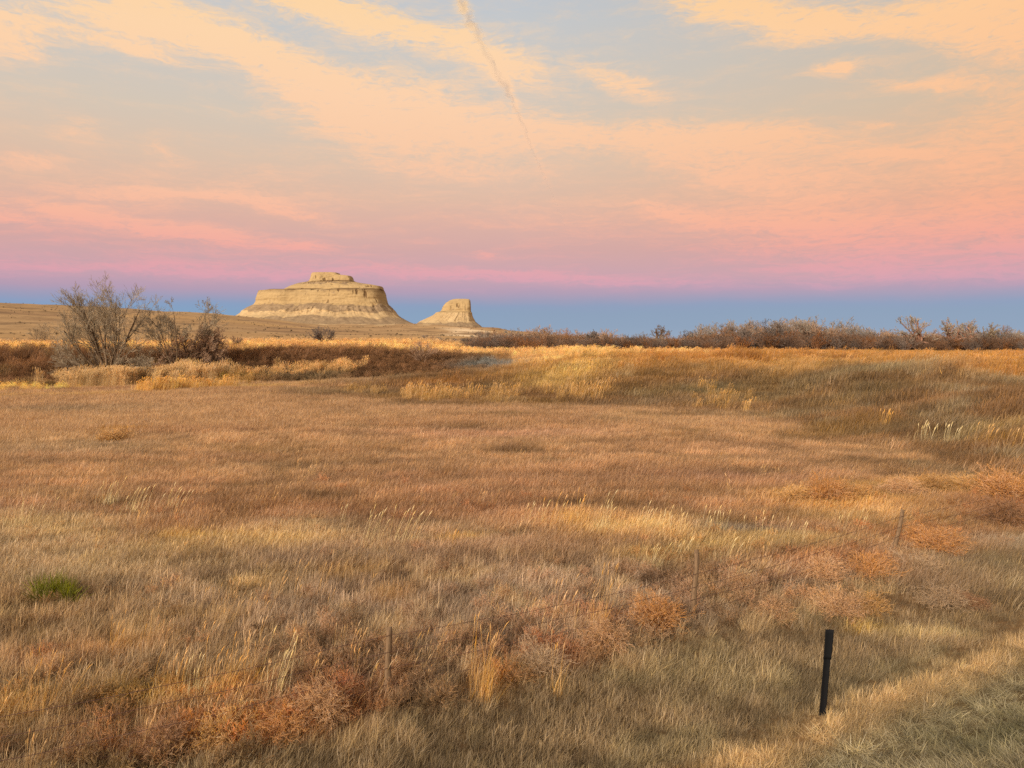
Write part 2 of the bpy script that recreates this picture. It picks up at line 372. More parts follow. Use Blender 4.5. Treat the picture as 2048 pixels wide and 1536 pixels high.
# ------------------------------------------------------------------ mesh helpers
def mesh(name, V, Fs, mat=None, smooth=False):
    me = bpy.data.meshes.new(name)
    V = np.asarray(V, np.float32)
    me.vertices.add(len(V)); me.vertices.foreach_set('co', V.ravel())
    tot = []; loops = []
    for Fa in Fs:
        Fa = np.asarray(Fa, np.int32)
        if len(Fa) == 0: continue
        tot.append(np.full(len(Fa), Fa.shape[1], np.int32)); loops.append(Fa.ravel())
    if tot:
        tot = np.concatenate(tot); loops = np.concatenate(loops)
        me.loops.add(len(loops)); me.loops.foreach_set('vertex_index', loops)
        me.polygons.add(len(tot))
        st = np.concatenate([[0], np.cumsum(tot)[:-1]]).astype(np.int32)
        me.polygons.foreach_set('loop_start', st)
        me.polygons.foreach_set('loop_total', tot)
        if smooth: me.polygons.foreach_set('use_smooth', np.ones(len(tot), bool))
    me.update(calc_edges=True)
    if mat: me.materials.append(mat)
    return me
def link(name, me, parent=None, coll=None):
    o = bpy.data.objects.new(name, me); (coll or COL).objects.link(o)
    if parent: o.parent = parent
    return o
def tag(o, label=None, cat=None, group=None, kind=None):
    if label: o['label'] = label
    if cat: o['category'] = cat
    if group: o['group'] = group
    if kind: o['kind'] = kind
    return o
def fattr(me, name, arr):
    a = me.attributes.new(name, 'FLOAT', 'POINT'); a.data.foreach_set('value', np.asarray(arr, np.float32))
def cattr(me, name, arr):
    a = me.attributes.new(name, 'FLOAT_COLOR', 'POINT')
    arr = np.concatenate([arr, np.ones((len(arr), 1))], 1).astype(np.float32); a.data.foreach_set('color', arr.ravel())

def tubes(P, Rr, sides=3):
    """P [N,K,3] polylines, Rr [N,K] radii -> verts, quads"""
    N, K, _ = P.shape
    T = np.gradient(P, axis=1); T /= np.linalg.norm(T, axis=2, keepdims=True) + 1e-9
    ref = np.tile(np.array([.31, .83, .46]), (N, K, 1))
    a = np.cross(T, ref); a /= np.linalg.norm(a, axis=2, keepdims=True) + 1e-9
    b = np.cross(T, a)
    an = np.arange(sides) * 2 * math.pi / sides
    V = P[:, :, None] + Rr[:, :, None, None] * (a[:, :, None] * np.cos(an)[None, None, :, None] + b[:, :, None] * np.sin(an)[None, None, :, None])
    idx = np.arange(N * K * sides).reshape(N, K, sides)
    q = np.stack([idx[:, :-1], np.roll(idx[:, :-1], -1, 2), np.roll(idx[:, 1:], -1, 2), idx[:, 1:]], -1).reshape(-1, 4)
    return V.reshape(-1, 3), q
class MB:
    def __init__(s): s.V = []; s.F = {3: [], 4: []}; s.n = 0; s.A = []
    def add(s, V, Fa, a=0.0):
        Fa = np.asarray(Fa)
        s.V.append(V); s.F[Fa.shape[1]].append(Fa + s.n); s.n += len(V)
        s.A.append(np.broadcast_to(a, (len(V),)).astype(float))
    def build(s, name, mat, smooth=False):
        fs = [np.concatenate(f) for f in s.F.values() if f]
        me = mesh(name, np.concatenate(s.V), fs, mat, smooth)
        fattr(me, 'shade', np.concatenate(s.A)); return me

# ------------------------------------------------------------------ materials
def newmat(name):
    m = bpy.data.materials.new(name); m.use_nodes = True; nt = m.node_tree; nt.nodes.clear(); return m, nt
def plant_mat(name, color=None, var=.5, trans=.25, instanced=False, hue=.0, attr='tint'):
    """diffuse + translucent stalks; colour from the instance tint, each blade a little different"""
    m, nt = newmat(name); N = nt.nodes.new; L = nt.links.new
    if instanced:
        a = N('ShaderNodeAttribute'); a.attribute_type = 'INSTANCER'; a.attribute_name = attr; c = a.outputs['Color']
    else:
        a = N('ShaderNodeRGB'); a.outputs[0].default_value = lin4(color); c = a.outputs[0]
    s = N('ShaderNodeAttribute'); s.attribute_name = 'shade'
    oi = N('ShaderNodeObjectInfo')
    ad = N('ShaderNodeMath'); ad.operation = 'MULTIPLY_ADD'; L(oi.outputs['Random'], ad.inputs[0]); ad.inputs[1].default_value = .35; L(s.outputs['Fac'], ad.inputs[2])
    mr = N('ShaderNodeMapRange'); L(ad.outputs[0], mr.inputs[0]); mr.inputs[1].default_value = 0; mr.inputs[2].default_value = 1.35
    mr.inputs[3].default_value = 1 - var; mr.inputs[4].default_value = 1 + var; mr.clamp = False
    mu = N('ShaderNodeVectorMath'); mu.operation = 'SCALE'; L(c, mu.inputs[0]); L(mr.outputs[0], mu.inputs['Scale'])
    hs = N('ShaderNodeHueSaturation'); L(mu.outputs[0], hs.inputs['Color'])
    # bleach some blades
    m2 = N('ShaderNodeMath'); m2.operation = 'FRACT'; m3 = N('ShaderNodeMath'); m3.operation = 'MULTIPLY'; L(ad.outputs[0], m3.inputs[0]); m3.inputs[1].default_value = 7.31; L(m3.outputs[0], m2.inputs[0])
    mr2 = N('ShaderNodeMapRange'); L(m2.outputs[0], mr2.inputs[0]); mr2.inputs[3].default_value = 1.15; mr2.inputs[4].default_value = .82
    L(mr2.outputs[0], hs.inputs['Saturation'])
    d = N('ShaderNodeBsdfDiffuse'); L(hs.outputs[0], d.inputs[0])
    t = N('ShaderNodeBsdfTranslucent'); L(hs.outputs[0], t.inputs[0])
    mx = N('ShaderNodeMixShader'); mx.inputs[0].default_value = trans; L(d.outputs[0], mx.inputs[1]); L(t.outputs[0], mx.inputs[2])
    o = N('ShaderNodeOutputMaterial'); L(mx.outputs[0], o.inputs[0]); return m
def noise_mat(name, c1, c2, scale=5, bump=.3, rough=.9, detail=8, stretch=(1, 1, 1), bdist=.02):
    m, nt = newmat(name); N = nt.nodes.new; L = nt.links.new
    tc = N('ShaderNodeTexCoord'); mp = N('ShaderNodeMapping'); mp.inputs['Scale'].default_value = stretch; L(tc.outputs['Object'], mp.inputs[0])
    n = N('ShaderNodeTexNoise'); n.inputs['Scale'].default_value = scale; n.inputs['Detail'].default_value = detail; n.inputs['Roughness'].default_value = .65; L(mp.outputs[0], n.inputs[0])
    r = N('ShaderNodeValToRGB'); r.color_ramp.elements[0].position = .35; r.color_ramp.elements[1].position = .68
    r.color_ramp.elements[0].color = lin4(c1); r.color_ramp.elements[1].color = lin4(c2); L(n.outputs[0], r.inputs[0])
    b = N('ShaderNodeBump'); b.inputs['Strength'].default_value = bump; b.inputs['Distance'].default_value = bdist; L(n.outputs[0], b.inputs['Height'])
    p = N('ShaderNodeBsdfPrincipled'); p.inputs['Roughness'].default_value = rough; L(r.outputs[0], p.inputs['Base Color']); L(b.outputs[0], p.inputs['Normal'])
    o = N('ShaderNodeOutputMaterial'); L(p.outputs[0], o.inputs[0]); return m

# ------------------------------------------------------------------ ground sheet
def build_ground():
    azf = np.radians(np.linspace(-50, 50, 430)); azb = np.radians(np.linspace(50, 310, 70)[1:-1]); A = np.concatenate([azf, azb])
    rr = np.geomspace(2.0, 60000, 820)
    a, r = np.meshgrid(A, rr); x = (r * np.sin(a)).ravel(); y = (r * np.cos(a)).ravel()
    z = H(x, y)
    V = np.stack([x, y, z], 1); V = np.concatenate([V, [[0, 0, Hs(0, 0)]]])
    nA, nR = len(A), len(rr); i = np.arange(nA * nR).reshape(nR, nA); j = np.roll(i, -1, 1)
    q = np.stack([i[:-1], i[1:], j[1:], j[:-1]], -1).reshape(-1, 4)
    tri = np.stack([np.full(nA, nA * nR), i[0], j[0]], -1)
    m, nt = newmat('ground'); N = nt.nodes.new; L = nt.links.new
    at_ = N('ShaderNodeAttribute'); at_.attribute_name = 'soil'
    tc = N('ShaderNodeTexCoord')
    def nz(scale, det, st=(1, 1, 1)):
        mp = N('ShaderNodeMapping'); mp.inputs['Scale'].default_value = st; L(tc.outputs['Object'], mp.inputs[0])
        n = N('ShaderNodeTexNoise'); n.inputs['Scale'].default_value = scale; n.inputs['Detail'].default_value = det; n.inputs['Roughness'].default_value = .7; L(mp.outputs[0], n.inputs[0]); return n.outputs[0]
    n1 = nz(9, 6); n2 = nz(.35, 8); n3 = nz(.02, 8, (1, 2.5, 1))
    def mapr(v, lo, hi, a=0.25, b=.75):
        q_ = N('ShaderNodeMapRange'); L(v, q_.inputs[0]); q_.inputs[1].default_value = a; q_.inputs[2].default_value = b; q_.inputs[3].default_value = lo; q_.inputs[4].default_value = hi; return q_.outputs[0]
    def mul(a_, b_):
        q_ = N('ShaderNodeMath'); q_.operation = 'MULTIPLY'; L(a_, q_.inputs[0]); L(b_, q_.inputs[1]); return q_.outputs[0]
    k = mul(mul(mapr(n1, .7, 1.25), mapr(n2, .72, 1.25)), mapr(n3, .8, 1.2))
    vs = N('ShaderNodeVectorMath'); vs.operation = 'SCALE'; L(at_.outputs['Color'], vs.inputs[0]); L(k, vs.inputs['Scale'])
    b = N('ShaderNodeBump'); b.inputs['Strength'].default_value = .6; b.inputs['Distance'].default_value = .6; L(n2, b.inputs['Height'])
    b2 = N('ShaderNodeBump'); b2.inputs['Strength'].default_value = .5; b2.inputs['Distance'].default_value = .05; L(n1, b2.inputs['Height']); L(b.outputs[0], b2.inputs['Normal'])
    d = N('ShaderNodeBsdfDiffuse'); d.inputs['Roughness'].default_value = .6; L(vs.outputs[0], d.inputs[0]); L(b2.outputs[0], d.inputs[1])
    o = N('ShaderNodeOutputMaterial'); L(d.outputs[0], o.inputs[0])
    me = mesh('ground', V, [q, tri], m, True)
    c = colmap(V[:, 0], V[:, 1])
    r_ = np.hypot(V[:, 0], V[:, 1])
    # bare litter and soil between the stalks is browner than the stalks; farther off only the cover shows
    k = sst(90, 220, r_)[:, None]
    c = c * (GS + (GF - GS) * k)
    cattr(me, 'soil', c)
    g = link('ground', me); tag(g, 'rolling dry prairie ground under the brown and golden grass', 'ground', kind='structure')
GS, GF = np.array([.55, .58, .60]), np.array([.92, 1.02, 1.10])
build_ground()

# ------------------------------------------------------------------ buttes
def rock_mat():
    m, nt = newmat('sandstone'); N = nt.nodes.new; L = nt.links.new
    geo = N('ShaderNodeNewGeometry'); sn = N('ShaderNodeSeparateXYZ'); L(geo.outputs['Normal'], sn.inputs[0])
    tc = N('ShaderNodeTexCoord'); P = tc.outputs['Object']
    def nz(scale, det, st=(1, 1, 1), rough=.65):
        mp = N('ShaderNodeMapping'); mp.inputs['Scale'].default_value = st; L(P, mp.inputs[0])
        n = N('ShaderNodeTexNoise'); n.inputs['Scale'].default_value = scale; n.inputs['Detail'].default_value = det; n.inputs['Roughness'].default_value = rough; L(mp.outputs[0], n.inputs[0]); return n.outputs[0]
    def ramp(v, tab):
        r = N('ShaderNodeValToRGB')
        while len(r.color_ramp.elements) < len(tab): r.color_ramp.elements.new(.5)
        for e, (p, c) in zip(r.color_ramp.elements, tab): e.position = p; e.color = lin4(c)
        L(v, r.inputs[0]); return r.outputs[0]
    def mix(f, a, b, t='MIX'):
        n = N('ShaderNodeMix'); n.data_type = 'RGBA'; n.blend_type = t; 
        if isinstance(f, float): n.inputs[0].default_value = f
        else: L(f, n.inputs[0])
        L(a, n.inputs[6]); L(b, n.inputs[7]); return n.outputs[2]
    strata = nz(.12, 5, (.08, .08, 2.2))
    rock = ramp(strata, [(.3, (160, 135, 98)), (.44, (178, 152, 110)), (.56, (170, 144, 103)), (.7, (184, 158, 117))])
    pale = ramp(nz(.06, 6), [(.35, (176, 148, 108)), (.7, (196, 170, 128))])
    tal = ramp(nz(.07, 8, (1, 1, 1.5), .75), [(.3, (128, 106, 84)), (.5, (146, 124, 96)), (.64, (160, 136, 106)), (.74, (188, 166, 126))])
    zb = N('ShaderNodeAttribute'); zb.attribute_name = 'band'
    rock = mix(zb.outputs['Fac'], rock, pale)
    ta = N('ShaderNodeAttribute'); ta.attribute_name = 'talus'
    ad = N('ShaderNodeMath'); ad.operation = 'MULTIPLY_ADD'; L(nz(.085, 7, (1, 1, 1.2), .8), ad.inputs[0]); ad.inputs[1].default_value = 4.4; ad.inputs[2].default_value = -2.2
    a2 = N('ShaderNodeMath'); a2.operation = 'ADD'; L(ta.outputs['Fac'], a2.inputs[0]); L(ad.outputs[0], a2.inputs[1])
    mr = N('ShaderNodeMapRange'); L(a2.outputs[0], mr.inputs[0]); mr.inputs[1].default_value = .38; mr.inputs[2].default_value = .60
    c = mix(mr.outputs[0], rock, tal)
    # darker brown in the cracks and along the ledges
    cr = N('ShaderNodeAttribute'); cr.attribute_name = 'crack'
    dk = N('ShaderNodeRGB'); dk.outputs[0].default_value = lin4((104, 80, 56))
    c = mix(cr.outputs['Fac'], c, dk.outputs[0])
    b = N('ShaderNodeBump'); b.inputs['Strength'].default_value = .8; b.inputs['Distance'].default_value = 4; L(nz(.22, 7, (1, 1, .7)), b.inputs['Height'])
    b2 = N('ShaderNodeBump'); b2.inputs['Strength'].default_value = .6; b2.inputs['Distance'].default_value = 2; L(strata, b2.inputs['Height']); L(b.outputs[0], b2.inputs['Normal'])
    d = N('ShaderNodeBsdfDiffuse'); d.inputs['Roughness'].default_value = .5; L(c, d.inputs[0]); L(b2.outputs[0], d.inputs[1])
    o = N('ShaderNodeOutputMaterial'); L(d.outputs[0], o.inputs[0]); return m
ROCK = rock_mat()
def butte(name, D, levels, label, seed):
    """levels: py, pxL, pxR, half depth, squareness, kind(0 rock,1 talus,2 pale band)"""
    lv = np.array([l[:6] for l in levels], float)
    zz = np.array([at(1024, p, D)[2] for p in lv[:, 0]])
    xl = (lv[:, 1] - 1024) / F * D; xr = (lv[:, 2] - 1024) / F * D
    nv = 190; s = np.linspace(0, len(lv) - 1, 6)
    # sample along cumulative profile length
    plen = np.concatenate([[0], np.cumsum(np.hypot(np.diff(zz), np.diff((xr - xl) / 2) * .5) + .5)])
    q = np.linspace(0, plen[-1], nv)
    Z = np.interp(q, plen, zz); XL = np.interp(q, plen, xl); XR = np.interp(q, plen, xr)
    B = np.interp(q, plen, lv[:, 3]); SQ = np.interp(q, plen, lv[:, 4])
    kd = lv[:, 5]
    TAL = np.interp(q, plen, (kd == 1) * 1.0); BAND = np.interp(q, plen, (kd == 2) * 1.0)
    nu = 900; mid = nv // 2; ar = (XR - XL)[mid] / 2; br = B[mid]
    uu = np.linspace(0, 2 * math.pi, 20001); qx = ar * np.sign(np.cos(uu)) * np.abs(np.cos(uu)) ** .5; qy = br * np.sign(np.sin(uu)) * np.abs(np.sin(uu)) ** .5
    al = np.concatenate([[0], np.cumsum(np.hypot(np.diff(qx), np.diff(qy)))]); U = np.interp(np.linspace(0, al[-1], nu, endpoint=False), al, uu)
    u, zz_ = np.meshgrid(U, Z)
    cx = ((XL + XR) / 2)[:, None]; ax = ((XR - XL) / 2)[:, None]; b = B[:, None]; sq = SQ[:, None]
    cu, su = np.cos(u), np.sin(u)
    ex = np.sign(cu) * np.abs(cu) ** sq; ey = np.sign(su) * np.abs(su) ** sq
    X0 = cx + ax * ex; Y0 = D + b * ey; nx = X0.copy(); ny = Y0.copy(); rx, ry = ex * ar, ey * br
    zn = (zz_ - Z.min())
    # rock / talus limits wander up and down along the wall
    wav = (fbm(rx / 34, ry / 34, seed + 41, 3) - .5) * 26 * np.clip(ar / 90, .25, 1)
    qq = q[:, None] + wav * sst(3, 12, np.abs(q[:, None] - plen[0]) / 3)
    TA = np.interp(qq, plen, (kd == 1) * 1.0); BA = np.interp(qq, plen, (kd == 2) * 1.0)
    tk = sst(q[-1] * .0, q[-1] * .12, q)[:, None]
    TA = TA * tk + TAL[:, None] * (1 - tk); flat = 1 - np.clip(np.maximum(TA, TAL[:, None]) + np.maximum(BA, BAND[:, None]), 0, 1)
    small = np.clip(ar / 90, .35, 1)
    fl = fbm(nx / 42 + seed, ny / 42 + zn * .01, seed, 2)
    fl2 = fbm(nx / 7.5 + seed, ny / 7.5 + zn * .02, seed + 3, 3)
    st = fbm(zn * .15 + 3, nx * .012 + ny * .012, seed + 7, 4)
    fn_ = fbm(nx / 5, ny / 5 + zn * .35, seed + 11, 3)
    gul = np.abs(fbm(rx / 13, ry / 13 + zn * .03, seed + 13, 4) - .5) * 2
    disp = (fl - .5) * 14 * small + (fl2 - .5) * 4.5 * flat * sst(.42, .62, fbm(nx / 28 + 5, ny / 28 + zn * .04, seed + 29, 3)) + (st - .5) * 5.0 * flat
    disp = disp + (fn_ - .5) * (2.5 + 3 * (1 - flat)) * small + (gul - .25) * 9 * (1 - flat) * small
    crack = sst(.33, .22, fbm(nx / 5.5 + zn * .015, ny / 5.5 + zn * .006, seed + 51, 3)) * flat * sst(.46, .60, fbm(nx / 22, ny / 22 + zn * .035, seed + 17, 4))
    disp = disp - 2.5 * crack
    nxy = np.hypot(ex, ey); lim = np.minimum(ax, b)
    damp = np.clip(lim / 18, .12, 1)
    X0 += ex / nxy * disp * damp * .35; Y0 += ey / nxy * disp * damp
    topn = (fbm(X0 * .05, Y0 * .05, seed + 19, 3) - .5) * 3.0
    Z0 = zz_ + topn * sst(0, 6, q)[:, None] * .6
    V = np.stack([X0, Y0, Z0], -1).reshape(-1, 3)
    V = np.concatenate([V, [[cx[0, 0], D, Z[0] + .4]]])
    i = np.arange(nv * nu).reshape(nv, nu); j = np.roll(i, -1, 1)
    qd = np.stack([i[:-1], i[1:], j[1:], j[:-1]], -1).reshape(-1, 4)
    tr = np.stack([np.full(nu, nv * nu), i[0], j[0]], -1)
    me = mesh(name, V, [qd, tr], ROCK, False)
    e = lambda A_: np.concatenate([np.broadcast_to(A_, (nv, nu)).ravel(), [0]])
    fattr(me, 'talus', e(TA)); fattr(me, 'band', e(BA))
    ledge = np.interp(q, plen, np.array([l[6] if len(l) > 6 else 0 for l in levels], float))[:, None] * sst(.36, .5, fbm(nx / 20, ny / 20 + zn * .1, seed + 23, 4))
    fattr(me, 'crack', e(np.clip(crack * .8 + ledge * .9, 0, 1)))
    o = link(name, me); tag(o, label, 'butte', kind='structure'); return o
butte('flat_topped_butte', 1480, [
  (545.3,636,668,12,.6,0),(545.9,630,678,18,.38,0),(550.5,628,682,20,.36,0),(552.3,627.5,704,21,.34,0),(561,625,708,24,.36,0),(563,623,711,26,.5,0,1),(564.5,617,714,30,.6,0,1),
  (567,604,728,36,.7,1),(570,596,748,40,.6,0),(574,586,766,46,.5,0),(579,578,767,50,.45,0),(580.5,575,768,52,.45,0,1),(582,545,768,60,.45,0,1),
  (583.4,531,768.5,64,.42,0,.5),(590,528.5,770,66,.42,0),(600,526,772,67,.42,0),(608,524,775,68,.42,0),(611,520,778,72,.5,1),
  (616,508,784,84,.65,1),(621,499,789,92,.7,1),(622.5,497,790,94,.7,2),(627,494,793,97,.7,2),(632,486,798,106,.75,2),(636,480,804,118,.8,1),
  (645,468,822,145,.9,1),(655,450,850,185,1,1),(668,420,900,240,1,1),(690,380,950,300,1,1)],
  'broad flat topped tan sandstone butte with a stepped summit, left of the smaller rock', 7)
butte('round_topped_butte', 1500, [
  (597.8,913,934,6,.6,0),(598.6,907,939,9,.45,0),(601,900,941,12,.4,0),(606,893,941.5,16,.36,0),(614,887,942,18,.36,0),(621,884,942,20,.5,0),(623.5,882,942.5,22,.5,0),
  (624.2,880,943,26,.5,0,.8),(625.5,874,943.5,34,.6,2),(630,869,944.5,40,.65,2),(637,855,947,50,.7,2),(643,842,950,58,.8,2),(647,836,955,68,.9,1),
  (655,822,966,90,1,1),(664,800,992,130,1,1),(690,760,1050,200,1,1)],
  'smaller tan sandstone butte with rounded top and sheer right side', 19)

# ------------------------------------------------------------------ grass tufts
PM = plant_mat('dry_grass', instanced=True, var=.32, trans=.38)
def hidden_coll(name):
    return bpy.data.collections.new(name)
def blades(rng, n, rad, h, w, lean, curl, segs, spread=.25, dirx=1.0):
    """strips leaning towards +x"""
    px = rng.normal(0, rad * .6, n); py = rng.normal(0, rad * .6, n)
    hh = rng.uniform(h[0], h[1], n); ww = w * rng.uniform(.6, 1.3, n)
    la = rng.normal(lean, spread, n); cu = rng.normal(curl, abs(curl) * .6 + .1, n); aza = rng.normal(0, .5, n)
    t = np.linspace(0, 1, segs + 1)
    ang = la[:, None] + cu[:, None] * t[None]
    dt = hh[:, None] / segs
    hx = np.concatenate([np.zeros((n, 1)), np.cumsum(np.sin(ang[:, :-1]) * dt, 1)], 1)
    hz = np.concatenate([np.zeros((n, 1)), np.cumsum(np.cos(ang[:, :-1]) * dt, 1)], 1)
    X = px[:, None] + hx * np.cos(aza)[:, None]; Y = py[:, None] + hx * np.sin(aza)[:, None]; Z = hz - .02
    fa = rng.uniform(0, math.pi, n) * .55 + (rng.random(n) > .5) * 0
    wx = np.cos(fa); wy = np.sin(fa) * .6
    wt = ww[:, None] * (1 - t[None] ** 1.6 * .85) * .5
    Lf = np.stack([X - wx[:, None] * wt, Y - wy[:, None] * wt, Z], -1); Rt = np.stack([X + wx[:, None] * wt, Y + wy[:, None] * wt, Z], -1)
    V = np.stack([Lf, Rt], 2).reshape(-1, 3)
    i = np.arange(n * (segs + 1) * 2).reshape(n, segs + 1, 2)
    q = np.stack([i[:, :-1, 0], i[:, :-1, 1], i[:, 1:, 1], i[:, 1:, 0]], -1).reshape(-1, 4)
    sh = np.repeat(rng.random(n), (segs + 1) * 2)
    return V, q, sh
def seedheads(rng, b, n, rad, h, w, plume, lean=.15):
    px = rng.normal(0, rad * .5, n); py = rng.normal(0, rad * .5, n); hh = rng.uniform(*h, n); la = rng.normal(lean, .12, n)
    t = np.linspace(0, 1, 6)[None]
    X = px[:, None] + hh[:, None] * (np.sin(la)[:, None] * t + rng.uniform(.0, .10, n)[:, None] * t ** 4); Y = py[:, None] + t * rng.normal(0, .06, n)[:, None] * hh[:, None]; Z = hh[:, None] * t
    P = np.stack([X, Y, Z], -1)
    V, q = tubes(P, w * .5 * np.ones((n, 6)), 3); b.add(V, q, np.repeat(rng.random(n) * .5 + .4, 18))
    # plume
    e = P[:, -1]; d = P[:, -1] - P[:, -2]; d /= np.linalg.norm(d, axis=1, keepdims=True)
    K = 5; tt = np.linspace(-.35, 1, K); drop = rng.uniform(.1, .5, n)
    Q = e[:, None] + d[:, None] * (plume * tt)[None, :, None]; Q[:, :, 0] += drop[:, None] * plume * .35 * (np.clip(tt, 0, 1) ** 2)[None] ; Q[:, :, 2] -= drop[:, None] * plume * .3 * np.clip(tt, 0, 1)[None] ** 2
    rr = w * np.array([.5, 1.1, 1.5, 1.0, .2])[None] * np.ones((n, 1))
    V, q = tubes(Q, rr, 4); b.add(V, q, np.repeat(rng.random(n) * .4 + .6, K * 4))
FAM = {}
def family(name, count, fn):
    c = hidden_coll(name)
    for k in range(count):
        rng = np.random.default_rng(hash_(name) + k); b = MB(); fn(rng, b)
        o = bpy.data.objects.new('%s_%02d' % (name, k), b.build(name, PM)); c.objects.link(o)
    FAM[name] = (c, count)
def hash_(s): return sum(ord(ch) * (i + 3) for i, ch in enumerate(s))
def add3(b, r): b.add(*r)
family('near', 6, lambda g, b: add3(b, blades(g, 34, .085, (.08, .24), .0088, .62, .62, 3, .48)))
family('neartall', 4, lambda g, b: (add3(b, blades(g, 26, .07, (.22, .45), .006, .35, .45, 4, .25)), add3(b, blades(g, 10, .06, (.1, .25), .006, .8, .4, 2, .4))))
family('mid', 6, lambda g, b: add3(b, blades(g, 44, .20, (.14, .34), .017, .58, .5, 2, .32)))
family('far', 5, lambda g, b: add3(b, blades(g, 60, .50, (.18, .42), .030, .40, .35, 2, .35)))
family('tall', 4, lambda g, b: (add3(b, blades(g, 60, .45, (.5, 1.0), .035, .22, .3, 2, .2)), seedheads(g, b, 14, .45, (.8, 1.15), .014, .16)))
family('reedy', 4, lambda g, b: (add3(b, blades(g, 60, .5, (.8, 1.8), .028, .10, .15, 3, .10)), seedheads(g, b, 30, .5, (1.4, 2.2), .015, .30, .08)))
def straw(g, b):
    V, q, s = blades(g, 34, .12, (.06, .22), .008, .95, .35, 2, .5); b.add(V, q, s)
    for _ in range(2):
        V, q, s = blades(g, 12, .1, (.10, .30), .013, 1.25, .2, 2, .2); a = g.uniform(0, 6.28)
        V = np.stack([V[:, 0] * math.cos(a) - V[:, 1] * math.sin(a), V[:, 0] * math.sin(a) + V[:, 1] * math.cos(a), V[:, 2] + .05], 1); b.add(V, q, s * .3 + .7)
family('straw', 5, straw)
def grow(rng, P, Rr, n, ratio, ang, K, wob, trop, t0=.25, rr=.55, rmin=.0):
    """children of polylines"""
    N, Kp, _ = P.shape
    par = np.repeat(np.arange(N), n); M = len(par)
    t = rng.uniform(t0, 1.0, M); f = t * (Kp - 1); i0 = np.minimum(f.astype(int), Kp - 2); fr = (f - i0)[:, None]
    st = P[par, i0] * (1 - fr) + P[par, i0 + 1] * fr
    T = P[par, i0 + 1] - P[par, i0]; T /= np.linalg.norm(T, axis=1, keepdims=True) + 1e-9
    plen = np.linalg.norm(np.diff(P, axis=1), axis=2).sum(1)[par]
    rv = rng.normal(size=(M, 3)); rv -= (rv * T).sum(1, keepdims=True) * T; rv /= np.linalg.norm(rv, axis=1, keepdims=True) + 1e-9
    a = rng.normal(ang, .2, M)[:, None]
    d = T * np.cos(a) + rv * np.sin(a)
    ln = plen * ratio * (1.15 - .55 * t) * rng.uniform(.6, 1.3, M)
    r0 = np.maximum((Rr[par, i0] * (1 - fr[:, 0]) + Rr[par, i0 + 1] * fr[:, 0]) * rr, rmin)
    return poly(rng, st, d, ln, r0, K, wob, trop, rmin)
def poly(rng, st, d, ln, r0, K, wob, trop, rmin=.0, taper=.35):
    M = len(st); out = np.zeros((M, K, 3)); out[:, 0] = st; d = d / (np.linalg.norm(d, axis=1, keepdims=True) + 1e-9)
    for k in range(1, K):
        d = d + rng.normal(0, wob, (M, 3)); d[:, 2] += trop; d /= np.linalg.norm(d, axis=1, keepdims=True) + 1e-9
        out[:, k] = out[:, k - 1] + d * (ln / (K - 1))[:, None]
    Rr = r0[:, None] * (1 - (1 - taper) * np.linspace(0, 1, K))[None]
    return out, np.maximum(Rr, rmin)
def bush_mesh(rng, b, h=1.0, stems=16, spread=.6, r=.02, lv=3, n=(6, 5, 4), rmin=.004, wob=.12, trop=.06):
    a = rng.uniform(0, 6.28, stems); l = np.abs(rng.normal(0, spread, stems))
    d = np.stack([np.sin(l) * np.cos(a), np.sin(l) * np.sin(a), np.cos(l)], 1)
    st = np.stack([np.cos(a) * rng.uniform(0, .12, stems) * h, np.sin(a) * rng.uniform(0, .12, stems) * h, -.03 * h * np.ones(stems)], 1)
    P, Rr = poly(rng, st, d, h * rng.uniform(.65, 1.05, stems), np.full(stems, r), 6, wob, trop, rmin)
    V, q = tubes(P, Rr, 4); b.add(V, q, .25)
    for k in range(lv):
        P, Rr = grow(rng, P, Rr, n[k], .48, .65, 5 if k < 1 else 4, wob, trop * .6, .2, .55, rmin)
        V, q = tubes(P, Rr, 3); b.add(V, q, np.repeat(rng.random(len(P)), P.shape[1] * 3))
family('stalk', 5, lambda g, b: (seedheads(g, b, int(g.integers(3, 9)), .16, (.40, .85), .0055, .10, .22), add3(b, blades(g, 22, .10, (.18, .45), .0075, .25, .4, 3, .25))))
family('weed', 4, lambda g, b: bush_mesh(g, b, .42, 12, .75, .004, 2, (6, 4), .0028, .2, .02))
family('brushy', 4, lambda g, b: bush_mesh(g, b, 1.0, 14, .65, .016, 3, (5, 4, 4), .0045, .12, .05))

